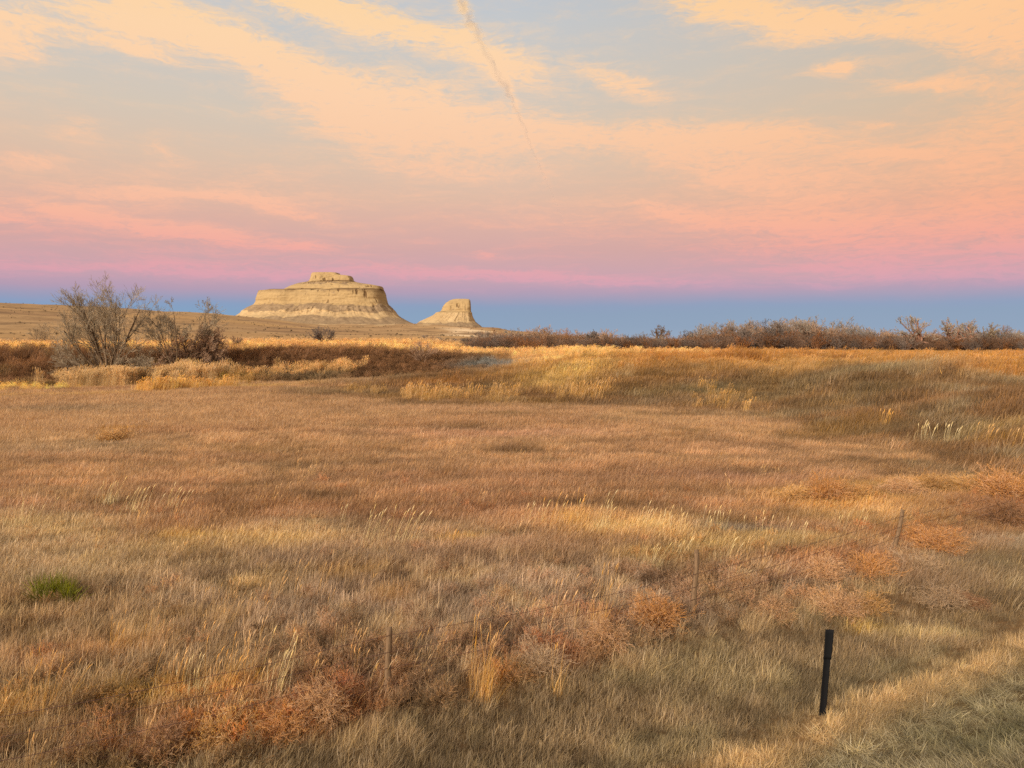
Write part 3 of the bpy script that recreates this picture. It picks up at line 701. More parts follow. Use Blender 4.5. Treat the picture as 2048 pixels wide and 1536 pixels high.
def scatter_obj(name, fam, pts, rz, scl, tint, label, cat, tilt=None, zs=None):
    coll, cnt = FAM[fam]; n = len(pts); rng = np.random.default_rng(hash_(name) + 5)
    me = bpy.data.meshes.new(name); me.vertices.add(n); me.vertices.foreach_set('co', pts.astype(np.float32).ravel())
    if tilt is None: tilt = np.zeros(n)
    rot = np.stack([rng.normal(0, .08, n), tilt, rz], 1)
    a = me.attributes.new('rot', 'FLOAT_VECTOR', 'POINT'); a.data.foreach_set('vector', rot.astype(np.float32).ravel())
    if zs is None: zs = scl
    a = me.attributes.new('scl', 'FLOAT_VECTOR', 'POINT'); a.data.foreach_set('vector', np.stack([scl, scl, zs], 1).astype(np.float32).ravel())
    a = me.attributes.new('pick', 'INT', 'POINT'); a.data.foreach_set('value', rng.integers(0, cnt, n).astype(np.int32))
    cattr(me, 'tint', np.clip(tint, 0, .9))
    o = link(name, me); tag(o, label, cat, kind='stuff')
    ng = bpy.data.node_groups.new(name, 'GeometryNodeTree')
    ng.interface.new_socket('Geometry', in_out='INPUT', socket_type='NodeSocketGeometry'); ng.interface.new_socket('Geometry', in_out='OUTPUT', socket_type='NodeSocketGeometry')
    N = ng.nodes.new; L = ng.links.new
    gi = N('NodeGroupInput'); go = N('NodeGroupOutput'); ip = N('GeometryNodeInstanceOnPoints'); ci = N('GeometryNodeCollectionInfo')
    ci.inputs['Collection'].default_value = coll; ci.inputs['Separate Children'].default_value = True; ci.inputs['Reset Children'].default_value = True
    def na(nm, ty):
        q = N('GeometryNodeInputNamedAttribute'); q.data_type = ty; q.inputs['Name'].default_value = nm; return [s for s in q.outputs if s.enabled and s.name == 'Attribute'][0]
    L(gi.outputs[0], ip.inputs['Points']); L(ci.outputs[0], ip.inputs['Instance']); ip.inputs['Pick Instance'].default_value = True
    L(na('pick', 'INT'), ip.inputs['Instance Index'])
    er = N('FunctionNodeEulerToRotation'); L(na('rot', 'FLOAT_VECTOR'), er.inputs[0]); L(er.outputs[0], ip.inputs['Rotation'])
    L(na('scl', 'FLOAT_VECTOR'), ip.inputs['Scale'])
    L(ip.outputs[0], go.inputs[0])
    m = o.modifiers.new('scatter', 'NODES'); m.node_group = ng
    return o
KA = np.array([1.46, 1.86, 2.3])           # stalk colours relative to the colour map
rng0 = np.random.default_rng(11)
def sample(n, r0, r1, amax=43, power=0.0, rng=rng0):
    """positions uniform in log distance (power 0): about even on the screen"""
    if power == 0: r = np.exp(rng.uniform(math.log(r0), math.log(r1), n))
    else: r = (rng.random(n) * (r1 ** power - r0 ** power) + r0 ** power) ** (1 / power)
    a = np.radians(rng.uniform(-amax, amax, n)); return r * np.sin(a), r * np.cos(a)
def tinted(x, y, s=.10, k=1.0, rng=rng0):
    c = colmap(x, y) * KA * k; return c * (1 + rng.normal(0, s, (len(x), 1)))
def place(x, y, dz=0): return np.stack([x, y, H(x, y) + dz], 1)

# near and middle field grass
x, y = sample(60000, 5.2, 19); t = verge_t(x, y)
keep = (t < .75) & (rng0.random(len(x)) < .55 + .9 * fbm(x * .9, y * .9, 201, 3)); xa, ya = x[keep], y[keep]; ta = t[keep]
nn = fbm(xa * .6, ya * .6, 211, 3)
ditch = sst(-4, -2.8, ta)
cl = fbm(xa * 2.3, ya * 2.3, 213, 3); hs = (.75 + .7 * nn) * (.45 + 1.1 * cl); hs = hs * (1 - .30 * ditch * (ta < -.3)); hs = np.where((ta > -.5), hs * .55, hs); hs = np.where((np.abs(xa - 4.0 - (ya - 10) * .4) < .22) & (ya > 8.9) & (ya < 10.1), hs * .33, hs)
tall = (rng0.random(len(xa)) < .02 + .55 * np.clip((fbm(xa * 1.15, ya * 1.5, 217, 3) - .56) * 10, 0, 1)) & (ta < -2.6)
m = ~tall
scatter_obj('grass', 'near', place(xa[m], ya[m]), rng0.normal(0, .85, m.sum()), hs[m] * rng0.uniform(.75, 1.35, m.sum()), 1.04 * tinted(xa[m], ya[m], .14) * (.46 + 1.08 * cl[m, None]),
            'grey-brown wind-combed dry grass of the near field and ditch around the fence', 'grass', rng0.normal(0, .12, m.sum()))
scatter_obj('grass', 'neartall', place(xa[tall], ya[tall]), rng0.normal(0, .6, tall.sum()), rng0.uniform(.55, 1.1, tall.sum()), .6 * tinted(xa[tall], ya[tall], .12, 1.25) + .4 * KA * lin((196, 152, 100)),
            'taller pale grass tufts mixed into the near field grass', 'grass')
# a few pale upright stalks standing above the thatch in loose drifts
gs = np.random.default_rng(5150)
x, y = sample(1500, 8.5, 34, 40, 0.0, gs); t = verge_t(x, y); keep = (t < -3.6) & (gs.random(len(x)) < .03 + .8 * np.clip((fbm(x * .55, y * .7, 219, 4) - .58) * 8, 0, 1)) & (mound_d(x, y) < 3); x, y = x[keep], y[keep]
scatter_obj('stalks', 'stalk', place(x, y), gs.normal(0, .8, len(x)), gs.uniform(.45, 1.0, len(x)), KA * lin((184, 138, 88)) * gs.uniform(.75, 1.25, (len(x), 1)),
            'loose drifts of pale upright grass stalks standing above the near thatch', 'grass')
# mown verge
x, y = sample(30000, 4.5, 30); t = verge_t(x, y); keep = (t > .3) & (t < 5.0); x, y, t = x[keep], y[keep], t[keep]
scatter_obj('straw', 'straw', place(x, y), rng0.uniform(-1.2, 1.2, len(x)), rng0.uniform(.45, .85, len(x)), tinted(x, y, .30) * (.6 + .8 * fbm(x * 3, y * 3, 215, 3))[:, None],
            'coarse chopped straw and greenish stubble on the mown verge at lower right', 'grass')
# mid field
x, y = sample(75000, 17, 48); keep = (verge_t(x, y) < .6) & (rng0.random(len(x)) < .5 + 1.0 * fbm(x * .5, y * .5, 221, 3)); x, y = x[keep], y[keep]
nn = fbm(x * .3, y * .3, 231, 3); cl = fbm(x * .5, y * 1.5, 233, 4); nn = nn * .6 + .1; kc = (.52 + .98 * cl)[:, None]; nn = nn + 1.3 * (cl - .5)
scatter_obj('grass', 'mid', place(x, y), rng0.normal(0, .6, len(x)), np.clip(.7 + .7 * nn, .3, 2) * rng0.uniform(.75, 1.25, len(x)), tinted(x, y) * kc,
            'short rust brown grass covering the flat field in the middle', 'grass')
# far field and mound
x, y = sample(60000, 44, 150); keep = rng0.random(len(x)) < .55 + .9 * fbm(x * .2, y * .2, 241, 3); x, y = x[keep], y[keep]
d = mound_d(x, y); onm = (d > 1) & (x > -22)
bank = (y > 88) & (x < -5)
kk = ~onm & ~bank
scatter_obj('grass', 'far', place(x[kk], y[kk]), rng0.normal(0, .6, kk.sum()), rng0.uniform(.6, 1.15, kk.sum()) * (.75 + .5 * fbm(x[kk] * .1, y[kk] * .1, 3)), tinted(x[kk], y[kk]),
            'far end of the rust brown field below the mound and the bank', 'grass')
kk = onm
sz = (.7 + 1.2 * fbm(x[kk] * .25, y[kk] * .25, 251, 3))
scatter_obj('mound_grass', 'far', place(x[kk], y[kk]), rng0.normal(0, .6, kk.sum()), sz * rng0.uniform(.7, 1.2, kk.sum()), tinted(x[kk], y[kk], .16) * (.66 + .68 * fbm(x[kk] * .6, y[kk] * .6, 253, 3))[:, None],
            'olive and golden grass cover on the long mound at right', 'grass')
# closer part of the mound slope (right edge)
x, y = sample(26000, 20, 46); d = mound_d(x, y); keep = (d > .5) & (x > 8); x, y = x[keep], y[keep]
scatter_obj('mound_grass', 'mid', place(x, y), rng0.normal(0, .6, len(x)), (1.0 + 1.5 * fbm(x * .4, y * .4, 261, 3)) * rng0.uniform(.7, 1.2, len(x)), tinted(x, y, .18) * (.66 + .68 * fbm(x * 1.1, y * 1.1, 263, 3))[:, None],
            'tangled olive brown grass on the nearer slope of the mound at right', 'grass')
# left bank weeds
x, y = sample(24000, 78, 112, 43); keep = (x < -3) & (y > 87 - 6 * (x < -48)) & (rng0.random(len(x)) < fbm(x * .3, y * .3, 271, 3) + .4); x, y = x[keep], y[keep]
scatter_obj('bank_weeds', 'brushy', place(x, y), rng0.uniform(0, 6.28, len(x)), rng0.uniform(.35, .95, len(x)), tinted(x, y, .22, 1.0),
            'dark reddish brown weeds covering the bank under the bare trees', 'weeds')
# golden flats above the bank and crest tops
x, y = sample(16000, 104, 215, 43); keep = (x < 14 + (y - 104) * .1) & (rng0.random(len(x)) < sst(22, -18, x) + .15); x, y = x[keep], y[keep]
scatter_obj('flats_grass', 'tall', place(x, y), rng0.normal(0, .5, len(x)), rng0.uniform(.6, 1.2, len(x)), tinted(x, y, .14),
            'bright golden grass on the flat ground behind the dark bank', 'grass')
# crest of the mound: taller golden grass
x, y = sample(16000, 45, 130); d = mound_d(x, y); keep = (d > 12) & (x > -12) & (rng0.random(len(x)) < .25 + 1.1 * (fbm(x * .3, y * .3, 281, 3) - .2)); x, y = x[keep], y[keep]
scatter_obj('mound_grass', 'tall', place(x, y), rng0.normal(0, .4, len(x)), rng0.uniform(.35, .75, len(x)) * (.5 + 1.1 * fbm(x * .35, y * .35, 283, 3)), tinted(x, y, .16, 1.0),
            'tall golden grass standing along the crest of the mound', 'grass')
# reed beds
def bed(name, fam, poly_px, n, s, col, label, seed, spr=1.6):
    g = np.random.default_rng(seed); xs = []; ys = []
    for (p1, q1, p2, q2) in poly_px:
        a = ground_hit(p1, q1); b = ground_hit(p2, q2); tt = g.random(n)
        wd = g.normal(0, 1, n)
        xs.append(a[0] + (b[0] - a[0]) * tt + g.normal(0, .8, n)); ys.append(a[1] + (b[1] - a[1]) * tt + wd * spr)
    x = np.concatenate(xs); y = np.concatenate(ys)
    k = g.random(len(x)) < .1 + 2.2 * (fbm(x * .45, y * .45, seed, 3) - .28); x, y = x[k], y[k]
    c = KA * lin(col)[None] * (1 + g.normal(0, .14, (len(x), 1))) * (.8 + .4 * fbm(x * .4, y * .4, seed + 1))[:, None]
    ss = g.uniform(s[0], s[1], len(x)) * (.7 + .6 * fbm(x * .3, y * .3, seed + 2))
    return scatter_obj(name, fam, place(x, y), g.normal(0, .4, len(x)), ss, c, label, 'reeds')
bed('reeds', 'reedy', [(130,768,250,772),(220,768,330,766),(320,764,430,760),(150,766,420,762)], 230, (.62, .85), (186,142,92), 'tall pale tan reed bed in front of the bare trees at left', 301)
bed('reeds', 'reedy', [(440,755,600,752),(560,752,720,748)], 150, (.45, .65), (190,140,84), 'lower golden reed strip right of the tall reed bed', 311)
bed('golden_grass', 'tall', [(290,782,420,776),(380,778,500,770)], 120, (.6, 1.1), (196,142,76), 'bright golden grass skirt in front of the reed bed', 321)
bed('reeds', 'tall', [(810,796,900,799),(890,798,1060,800),(1120,794,1200,796)], 44, (.6, 1.15), (182,132,76), 'golden reeds at the foot of the mound, centre', 331, 2.6)
bed('reeds', 'tall', [(1395,803,1490,806)], 26, (.5, .85), (172,124,70), 'small golden reed patch low on the mound slope', 341, 2.4)
bed('reeds', 'tall', [(690,785,760,788)], 22, (.5, .85), (168,122,70), 'short reed patch at the left foot of the mound', 351)
bed('golden_grass', 'tall', [(0,776,60,780),(60,778,120,780)], 60, (.35, .6), (206,154,80), 'low golden grass strip below the bank at far left', 361)
# sagebrush on the distant range
x, y = sample(4200, 190, 1350, 40, .8); keep = (rng0.random(len(x)) < np.clip((fbm(x * .02, y * .02, 401, 4) - .42) * 5, .03, 1)) & (x < 330); x, y = x[keep], y[keep]
scatter_obj('sagebrush', 'brushy', place(x, y), rng0.uniform(0, 6.28, len(x)), rng0.uniform(.5, 1.55, len(x)) ** 2, KA * lin((122, 94, 66))[None] * rng0.uniform(.7, 1.4, (len(x), 1)),
            'scattered dark sagebrush on the distant tan range below the buttes', 'sagebrush', zs=rng0.uniform(.6, 1.5, len(x)))

# weeds among the near grass along the fence
FD = np.array([.8497, .5274]); 
x, y = sample(5000, 7, 30); t = verge_t(x, y); keep = (t < -2.8) & (rng0.random(len(x)) < np.exp(-((t + 4.6) / 1.5) ** 2) * .9 + .10) & (y < 27); x, y = x[keep], y[keep]
scatter_obj('weeds', 'weed', place(x, y), rng0.uniform(0, 6.28, len(x)), rng0.uniform(.35, 1.0, len(x)), tinted(x, y, .22, np.array([1.14, 1.0, .9])),
            'low tangled dry weeds along the wire fence', 'weeds')

# ------------------------------------------------------------------ tumbleweeds and rounded bushes
def tumble_mesh(seed, mat, flat=.78, n=130, r=.0044):
    g = np.random.default_rng(seed); b = MB()
    a = g.uniform(0, 6.28, n); l = np.arccos(g.uniform(-.15, 1, n))
    d = np.stack([np.sin(l) * np.cos(a), np.sin(l) * np.sin(a), np.cos(l)], 1)
    P, Rr = poly(g, np.tile([[0, 0, .18]], (n, 1)) + g.normal(0, .05, (n, 3)), d, g.uniform(.45, 1.12, n) * (.75 + .4 * vnoise(d[:, 0] * 1.6 + seed, d[:, 1] * 1.6, seed)), np.full(n, r * 2.2), 7, .16, -.02, r)
    V, q = tubes(P, Rr, 3); b.add(V * [1, 1, flat], q, np.repeat(g.random(n) * .5, 21))
    for k, nn in enumerate((6, 4)):
        P, Rr = grow(g, P, Rr, nn, .55, .6, 5, .30, .0, .3, .7, r)
        V, q = tubes(P, Rr, 3); b.add(V * [1, 1, flat], q, np.repeat(g.random(len(P)), 15))
    V = np.concatenate(b.V); 
    me = b.build('tumbleweed', mat); return me
TW = {k: plant_mat("tumbleweed_" + k, cc(c, 1), .4, .15) for k, c in dict(orange=(194, 132, 78), tan=(198, 144, 96), rust=(154, 106, 70), pale=(172, 132, 94), gold=(196, 140, 82)).items()}
tw_mesh = {}
def bush(name, px, py, rad, kind, label, cat, group=None, hz=1.0, seed=0, rot=None):
    key = (kind, seed % 2)
    if key not in tw_mesh: tw_mesh[key] = tumble_mesh(500 + len(tw_mesh), TW[kind])
    x, y = ground_hit(px, py); o = link(name, tw_mesh[key]); rad *= 1.12; o.location = (x, y, Hs(x, y) + .03)
    o.scale = (rad, rad * .9, rad * hz * 1.1); o.rotation_euler = (0, 0, (px * 1.7) % 6.28); tag(o, label, cat, group); return o
G1 = 'dry tumbleweeds and bushes by the fence'
bush('tumbleweed', 1312, 1262, .50, 'orange', 'round orange tumbleweed just left of the middle fence post', 'tumbleweed', G1, 1.15)
bush('tumbleweed', 1205, 1302, .46, 'tan', 'pale tan tumbleweed between the orange one and the tall grass stalks', 'tumbleweed', G1, .95)
bush('tumbleweed', 1080, 1345, .42, 'pale', 'flattened pinkish tumbleweed in front of the pale tan one', 'tumbleweed', G1, .85, 1)
bush('tumbleweed', 640, 1445, .42, 'tan', 'pale curly tumbleweed left of the nearest fence post', 'tumbleweed', G1, 1.05, 1)
bush('tumbleweed', 560, 1480, .40, 'orange', 'orange tumbleweed in front of the pale curly one at lower left', 'tumbleweed', G1, .8, 1)
bush('tumbleweed', 450, 1490, .46, 'gold', 'golden orange tumbleweed at bottom left beyond the last two', 'tumbleweed', G1, .9)
bush('tumbleweed', 330, 1510, .42, 'rust', 'dark rust tumbleweed nearest the bottom left edge', 'tumbleweed', G1, .8)
bush('tumbleweed', 800, 1372, .34, 'tan', 'small pinkish tumbleweed right behind the nearest fence post', 'tumbleweed', G1, .9)
bush('tumbleweed', 1645, 1165, .46, 'tan', 'pale orange tumbleweed between middle and far fence posts', 'tumbleweed', G1, 1.05)
bush('tumbleweed', 1740, 1160, .52, 'orange', 'dark orange tumbleweed below the leaning fence post', 'tumbleweed', G1, .95, 1)
bush('tumbleweed', 1700, 1140, .38, 'rust', 'rust brown tumbleweed wedged behind the dark orange one', 'tumbleweed', G1, .9)
bush('tumbleweed', 1680, 1235, .48, 'tan', 'tan spiny bush in the grass above the black marker post', 'tumbleweed', G1, .9, 1)
bush('tumbleweed', 1735, 1230, .42, 'gold', 'golden spiny bush right of the tan one above the marker post', 'tumbleweed', G1, .95)
bush('tumbleweed', 1545, 1240, .38, 'tan', 'low straw coloured bush right of the middle fence post', 'tumbleweed', G1, .8)
bush('tumbleweed', 1480, 1185, .34, 'tan', 'small straw bush on the far side of the wires', 'tumbleweed', G1, .9, 1)
bush('tumbleweed', 1870, 1110, .72, 'orange', 'wide orange-brown bush right of the leaning fence post', 'bush', G1, .85)
bush('tumbleweed', 1830, 1150, .5, 'pale', 'grey tan bush in front of the wide orange-brown one', 'bush', G1, .8, 1)
bush('tumbleweed', 2010, 1055, .75, 'rust', 'dark rust bush at the right edge above the verge', 'bush', G1, 1.0, 1)
bush('tumbleweed', 1890, 1215, .5, 'pale', 'pale grey tangled bush at the edge of the mown grass', 'bush', G1, .8)
bush('tumbleweed', 1935, 1215, .36, 'rust', 'low rust coloured bush flattened on the mown edge', 'bush', G1, .6)
G2 = 'golden bushes at the foot of the mound'
bush('golden_bush', 1590, 1010, .72, 'gold', 'leftmost golden bush of the row below the mound', 'bush', G2, .8)
bush('golden_bush', 1650, 1008, .85, 'orange', 'deep golden bush, second in the row below the mound', 'bush', G2, .9, 1)
bush('golden_bush', 1705, 1000, .62, 'gold', 'pale golden bush ending the left part of the row', 'bush', G2, .8, 1)
bush('golden_bush', 1800, 992, .72, 'tan', 'tan golden bush starting the right part of the row', 'bush', G2, .7)
bush('golden_bush', 1870, 985, .80, 'gold', 'middle golden bush in the right part of the row', 'bush', G2, .75)
bush('golden_bush', 1935, 985, .75, 'gold', 'golden bush beside the orange one at the right edge', 'bush', G2, .75, 1)
bush('golden_bush', 2005, 1000, .95, 'orange', 'large orange-gold bush at the right edge', 'bush', G2, .95)
bush('golden_bush', 232, 884, .95, 'gold', 'single low golden bush alone in the rust field at left', 'bush', None, .7)

# ------------------------------------------------------------------ tall grass clumps with seed heads
TG = {k: plant_mat("tall_grass_" + k, cc(c, 1), .35, .3) for k, c in dict(gold=(206, 150, 82), straw=(214, 176, 120), brown=(186, 132, 84)).items()}
def clump_mesh(seed, mat, h, n, ns, lean, wide=1.0, w=.006, pl=.14):
    g = np.random.default_rng(seed); b = MB()
    V, q, s = blades(g, int(n * 1.6), .16 * wide, (h * .25, h * .65), w * 1.3, .15, .35, 4, .2); b.add(V, q, s)
    seedheads(g, b, ns, .22 * wide, (h * .6, h), w * .75, pl, lean)
    return b.build('grass_clump', mat)
def clump(px, py, h, kind, n, ns, lean, label, wide=1.0, group='tall grass clumps with seed heads', seed=0):
    x, y = ground_hit(px, py); k = max(1., y / 14)
    o = link('tall_grass_clump', clump_mesh(900 + seed + int(px), TG[kind], h, n, ns, lean, wide, .005 * k, .10 * k ** .5 * (.6 + .4 * h)))
    o.location = (x, y, Hs(x, y)); tag(o, label, 'grass clump', group)
clump(965, 1400, 1.15, 'gold', 70, 12, .12, 'tallest golden grass clump in front of the fence wires, centre')
clump(1115, 1392, 1.05, 'gold', 14, 4, -.06, 'thin bending golden stalks right of the tallest clump', .6)
clump(1195, 1262, 1.1, 'gold', 60, 8, .2, 'golden grass clump behind the wires left of the orange tumbleweed')
clump(1115, 1250, .9, 'gold', 8, 2, -.1, 'single pair of drooping stalks behind the top wire', .5)
clump(880, 1330, .75, 'brown', 20, 4, .2, 'short thin stalks right of the nearest fence post', .7)
clump(735, 1105, 1.1, 'straw', 16, 9, .32, 'pale seed heads leaning right at the near edge of the rust field, left of two', 1.2)
clump(800, 1100, 1.05, 'straw', 16, 9, .34, 'pale seed heads leaning right beside a golden patch', 1.3)
clump(895, 1095, .45, 'gold', 70, 3, .1, 'low golden tuft right of the pale leaning seed heads', 2.0)
clump(1065, 1060, .75, 'straw', 40, 8, .2, 'pale grass tuft, left end of the centre row', 1.8)
clump(1140, 1058, 1.0, 'gold', 60, 12, .15, 'tall golden grass in the middle of the centre row', 2.4)
clump(1195, 1070, 1.05, 'straw', 40, 9, .12, 'tall pale stalks at the right end of the centre row', 1.6)
clump(1285, 1060, .7, 'straw', 30, 5, .15, 'small straw tuft before the yellow patch', 1.2)
clump(1350, 1072, .7, 'straw', 110, 10, .12, 'broad yellow straw patch above the middle fence post', 3.2)
clump(1425, 1070, .75, 'straw', 90, 8, .12, 'yellow straw patch right of the broad one', 2.6)
clump(1300, 1140, .6, 'straw', 110, 5, .3, 'thick yellow tuft left of the middle fence post top', 1.8)
clump(1345, 1125, .55, 'straw', 70, 5, .25, 'yellow tuft touching the top wire near the middle post', 1.5)
clump(1440, 1130, .6, 'straw', 90, 5, .3, 'yellow tuft just right of the middle fence post', 1.6)
clump(1530, 1075, .6, 'straw', 60, 5, .2, 'pale tuft before the golden bush row', 2.0)
clump(1600, 1090, .6, 'straw', 80, 5, .2, 'pale tuft behind the wires, left of the leaning post', 2.4)
clump(1700, 1070, .6, 'straw', 70, 6, .2, 'pale tuft just left of the leaning post', 2.2)
clump(75, 1440, .95, 'gold', 50, 10, .2, 'golden stalks at the lower left edge', 1.1)
clump(115, 1430, .8, 'gold', 30, 6, .25, 'golden stalks next to those at the lower left edge', .8)
clump(245, 1300, .55, 'gold', 50, 8, .15, 'golden tuft with upright heads, lower left field', 1.8)
clump(300, 1300, .5, 'brown', 50, 6, .15, 'brownish tuft right beside the golden upright one', 1.4)
clump(340, 1402, .75, 'gold', 60, 9, .12, 'golden tuft with five pale heads in front of the lower left wires', 1.1)
clump(385, 1405, .7, 'straw', 40, 7, .12, 'straw tuft next to the one with pale heads', .9)
clump(440, 1400, .8, 'gold', 60, 9, .18, 'dense golden tuft left of the tall bending stalks', 1.1)
clump(545, 1405, 1.0, 'straw', 24, 8, .28, 'tall bending straw stalks behind the curly tumbleweed', .9)
clump(500, 1380, .85, 'gold', 30, 6, .1, 'upright stalks left of the tall bending ones', .8)
clump(150, 1010, .8, 'brown', 50, 8, .3, 'brown seed heads at the edge of the rust field, far left', 2.2)
clump(215, 1015, .85, 'straw', 30, 7, .3, 'slanting pale stalks left of the collapsed clump', 1.6)
clump(265, 1035, .9, 'straw', 50, 10, .3, 'collapsed pale clump at the edge of the rust field', 2.0)
clump(340, 1025, .8, 'straw', 40, 8, .28, 'pale stalks right of the collapsed clump', 1.8)
clump(40, 1060, .8, 'straw', 70, 8, .2, 'pale tuft at the left edge above the green yucca', 2.6)
clump(690, 1050, .6, 'straw', 8, 3, .2, 'few thin stalks alone left of the leaning seed heads', .8)
clump(1770, 855, .9, 'gold', 40, 9, .1, 'pale golden stalks low on the right slope, leftmost', 2.2)
clump(1850, 885, 1.0, 'straw', 60, 14, .08, 'densest pale stalks low on the right slope', 3.0)
clump(1900, 890, .95, 'straw', 40, 9, .08, 'pale stalks right of the densest ones on the slope', 2.4)
clump(1960, 888, .9, 'gold', 50, 9, .3, 'golden drooping stalks on the slope near the right edge', 2.6)
clump(2030, 900, 1.0, 'gold', 70, 9, .3, 'golden drooping grass at the right edge of the slope', 3.0)

# ------------------------------------------------------------------ green yucca
def yucca():
    g = np.random.default_rng(77); b = MB()
    for (cx, cy, k) in ((-.2, 0, 1.0), (.15, .05, .9), (.32, -.05, .75), (-.02, .1, .95)):
        n = 120; a = g.uniform(0, 6.28, n); l = g.uniform(.05, 1.15, n)
        d = np.stack([np.sin(l) * np.cos(a), np.sin(l) * np.sin(a), np.cos(l)], 1)
        P, Rr = poly(g, np.tile([[cx, cy, 0.]], (n, 1)) + g.normal(0, .03, (n, 3)), d, g.uniform(.3, .48, n) * k, np.full(n, .007), 4, .05, -.02, .0015, .2)
        V, q = tubes(P, Rr, 3); b.add(V, q, np.repeat(g.random(n), 12))
    o = link('yucca', b.build('yucca', plant_mat('yucca_leaf', (140, 140, 50), .45, .15)))
    x, y = ground_hit(106, 1208); o.location = (x, y, Hs(x, y) - .02)
    o.scale = (1.15, 1.15, 1.5); tag(o, 'bright green spiky yucca alone in the grey-brown grass at left', 'yucca')
yucca()

# ------------------------------------------------------------------ bare trees
BARK = {k: noise_mat('bark_' + k, a, b, 3, .5) for k, (a, b) in dict(grey=((84, 66, 48), (128, 106, 80)), dark=((84, 62, 46), (120, 92, 68)), pink=((130, 92, 72), (168, 126, 100))).items()}
TWIG = {k: plant_mat("twig_" + k, cc(c, .9), .35, .0) for k, c in dict(grey=(150, 122, 92), rust=(160, 118, 86), dark=(118, 96, 80), pink=(154, 126, 100), orange=(156, 106, 68), mauve=(140, 118, 100)).items()}
def tree_meshes(seed, h, stems, spread, r0, kb, kt, n=(5, 5, 5, 4), rmin=.012, trop=.05, wob=.10, squash=(1, 1), trunk=0, ratio=.55, limbs=None, r2=.45):
    g = np.random.default_rng(seed); a = g.uniform(0, 6.28, stems); l = np.abs(g.normal(spread, spread * .45, stems))
    d = np.stack([np.sin(l) * np.cos(a) * squash[0], np.sin(l) * np.sin(a) * squash[1], np.cos(l)], 1)
    st = np.stack([np.cos(a) * .03 * h, np.sin(a) * .03 * h, np.zeros(stems)], 1)
    tb, cb = MB(), MB()
    if trunk:
        TP = np.array([[[0, 0, -.2], [.02 * h, 0, trunk * .35], [-.01 * h, .01 * h, trunk * .7], [.01 * h, 0, trunk * 1.05]]]); V, q = tubes(TP, np.array([[1.5, 1.15, 1.0, .9]]) * r0 * 1.7, 8); tb.add(V, q, .3)
        st = np.tile([[0, 0, trunk]], (stems, 1)) + g.normal(0, .02 * h, (stems, 3))
    ll = (h - trunk) * g.uniform(.65, 1.0, stems)
    if limbs:
        stems = len(limbs); d = np.array([[q[0], g.normal(0, .3), q[1]] for q in limbs]); ll = np.array([q[2] for q in limbs]); st = g.normal(0, .15, (stems, 3)) * [1, 1, 0]
    P, Rr = poly(g, st - [0, 0, .1], d, ll, r0 * g.uniform(.6, 1.1, stems), 9, wob, trop, rmin)
    V, q = tubes(P, Rr, 6); tb.add(V, q, .3)
    for k, nn in enumerate(n):
        P, Rr = grow(g, P, Rr, nn, ratio if k < 2 else r2, .55, 6 if k < 2 else 4, wob * 1.1, trop, .22, .55, rmin)
        V, q = tubes(P, Rr, 5 if k < 1 else 3)
        if k < 1: tb.add(V, q, .3)
        else: cb.add(V, q, np.repeat(g.random(len(P)), P.shape[1] * 3))
    return tb.build('trunk', BARK[kb], True), cb.build('crown', TWIG[kt])
def tree(name, x, y, meshes, label, cat, group=None, s=(1, 1, 1), rz=0.0):
    e = bpy.data.objects.new(name, None); COL.objects.link(e); e.location = (x, y, Hs(x, y) - .05); e.scale = s; e.rotation_euler = (0, 0, rz)
    e.empty_display_size = .2
    link('trunk', meshes[0], e); link('crown', meshes[1], e); tag(e, label, cat, group); return e
def base(px, Y): return (px - 1024) / F * Y * 1.0, Y
x, y = base(218, 91)
tree('bare_tree', x, y, tree_meshes(5, 8.6, 9, .5, .17, 'grey', 'grey', (6, 6, 5, 3), .0120, .05, .07, r2=.68, limbs=[(-.35,1,8.4),(.22,1,8.8),(-.95,.42,6.6),(-.9,.25,5.6),(-.8,.62,7.4),(.85,.45,4.6),(-.52,.85,7.4),(-.25,1,8.6),(-.1,.9,7.2),(.12,1,7.0),(.30,1,9.6),(.40,.95,9.0),(.6,.8,5.5),(.05,.7,5.0),(-.6,.4,4.5)]), 'largest leafless tree, many spreading grey limbs, above the tall reeds at left', 'tree')
x, y = base(352, 93)
tree('bare_tree', x, y, tree_meshes(15, 7.4, 6, .38, .11, 'grey', 'grey', (6, 6, 5, 4), .0125, .05, .08, (1.2, .7), r2=.6), 'thinner leafless tree between the largest tree and the rusty bushy one', 'tree')
x, y = base(383, 95)
tree('bare_tree', x, y, tree_meshes(25, 5.5, 12, .8, .10, 'dark', 'rust', (7, 6, 6, 4), .0125, .05, .08, r2=.58), 'low spreading rusty brown bare tree right of the thinner one', 'tree')
G3 = 'brush under the big bare trees'
for k, (px, Y, hh, kt, lb) in enumerate([(262, 88, 3.2, 'grey', 'dense grey-green brush at the right foot of the largest tree'), (298, 87, 2.8, 'grey', 'dense grey brush midway between the two bare trees'),
      (325, 89, 2.4, 'rust', 'short rusty brush at the foot of the thinner tree'), (244, 86, 2.2, 'dark', 'dark low brush right against the largest trunk'), (130, 120, 1.8, 'dark', 'small dark bush left of the largest tree'),
      (430, 112, 2.6, 'rust', 'rusty bush at the right end of the bare tree group'), (470, 118, 2.0, 'rust', 'low rusty bush alone right of the tree group')]):
    x, y = base(px, Y)
    tree('bare_shrub', x, y, tree_meshes(40 + k, hh * 1.05, 14, .7, .05, 'dark', kt, (6, 5, 5), .013, .04, .13), lb, 'shrub', G3)
x, y = base(648, 150)
tree('bare_shrub', x, y, tree_meshes(61, 3.6, 18, .75, .06, 'dark', 'dark', (6, 6, 4), .014, .05, .1), 'round dark bare shrub on the golden flat below the big butte', 'shrub')
x, y = base(842, 97)
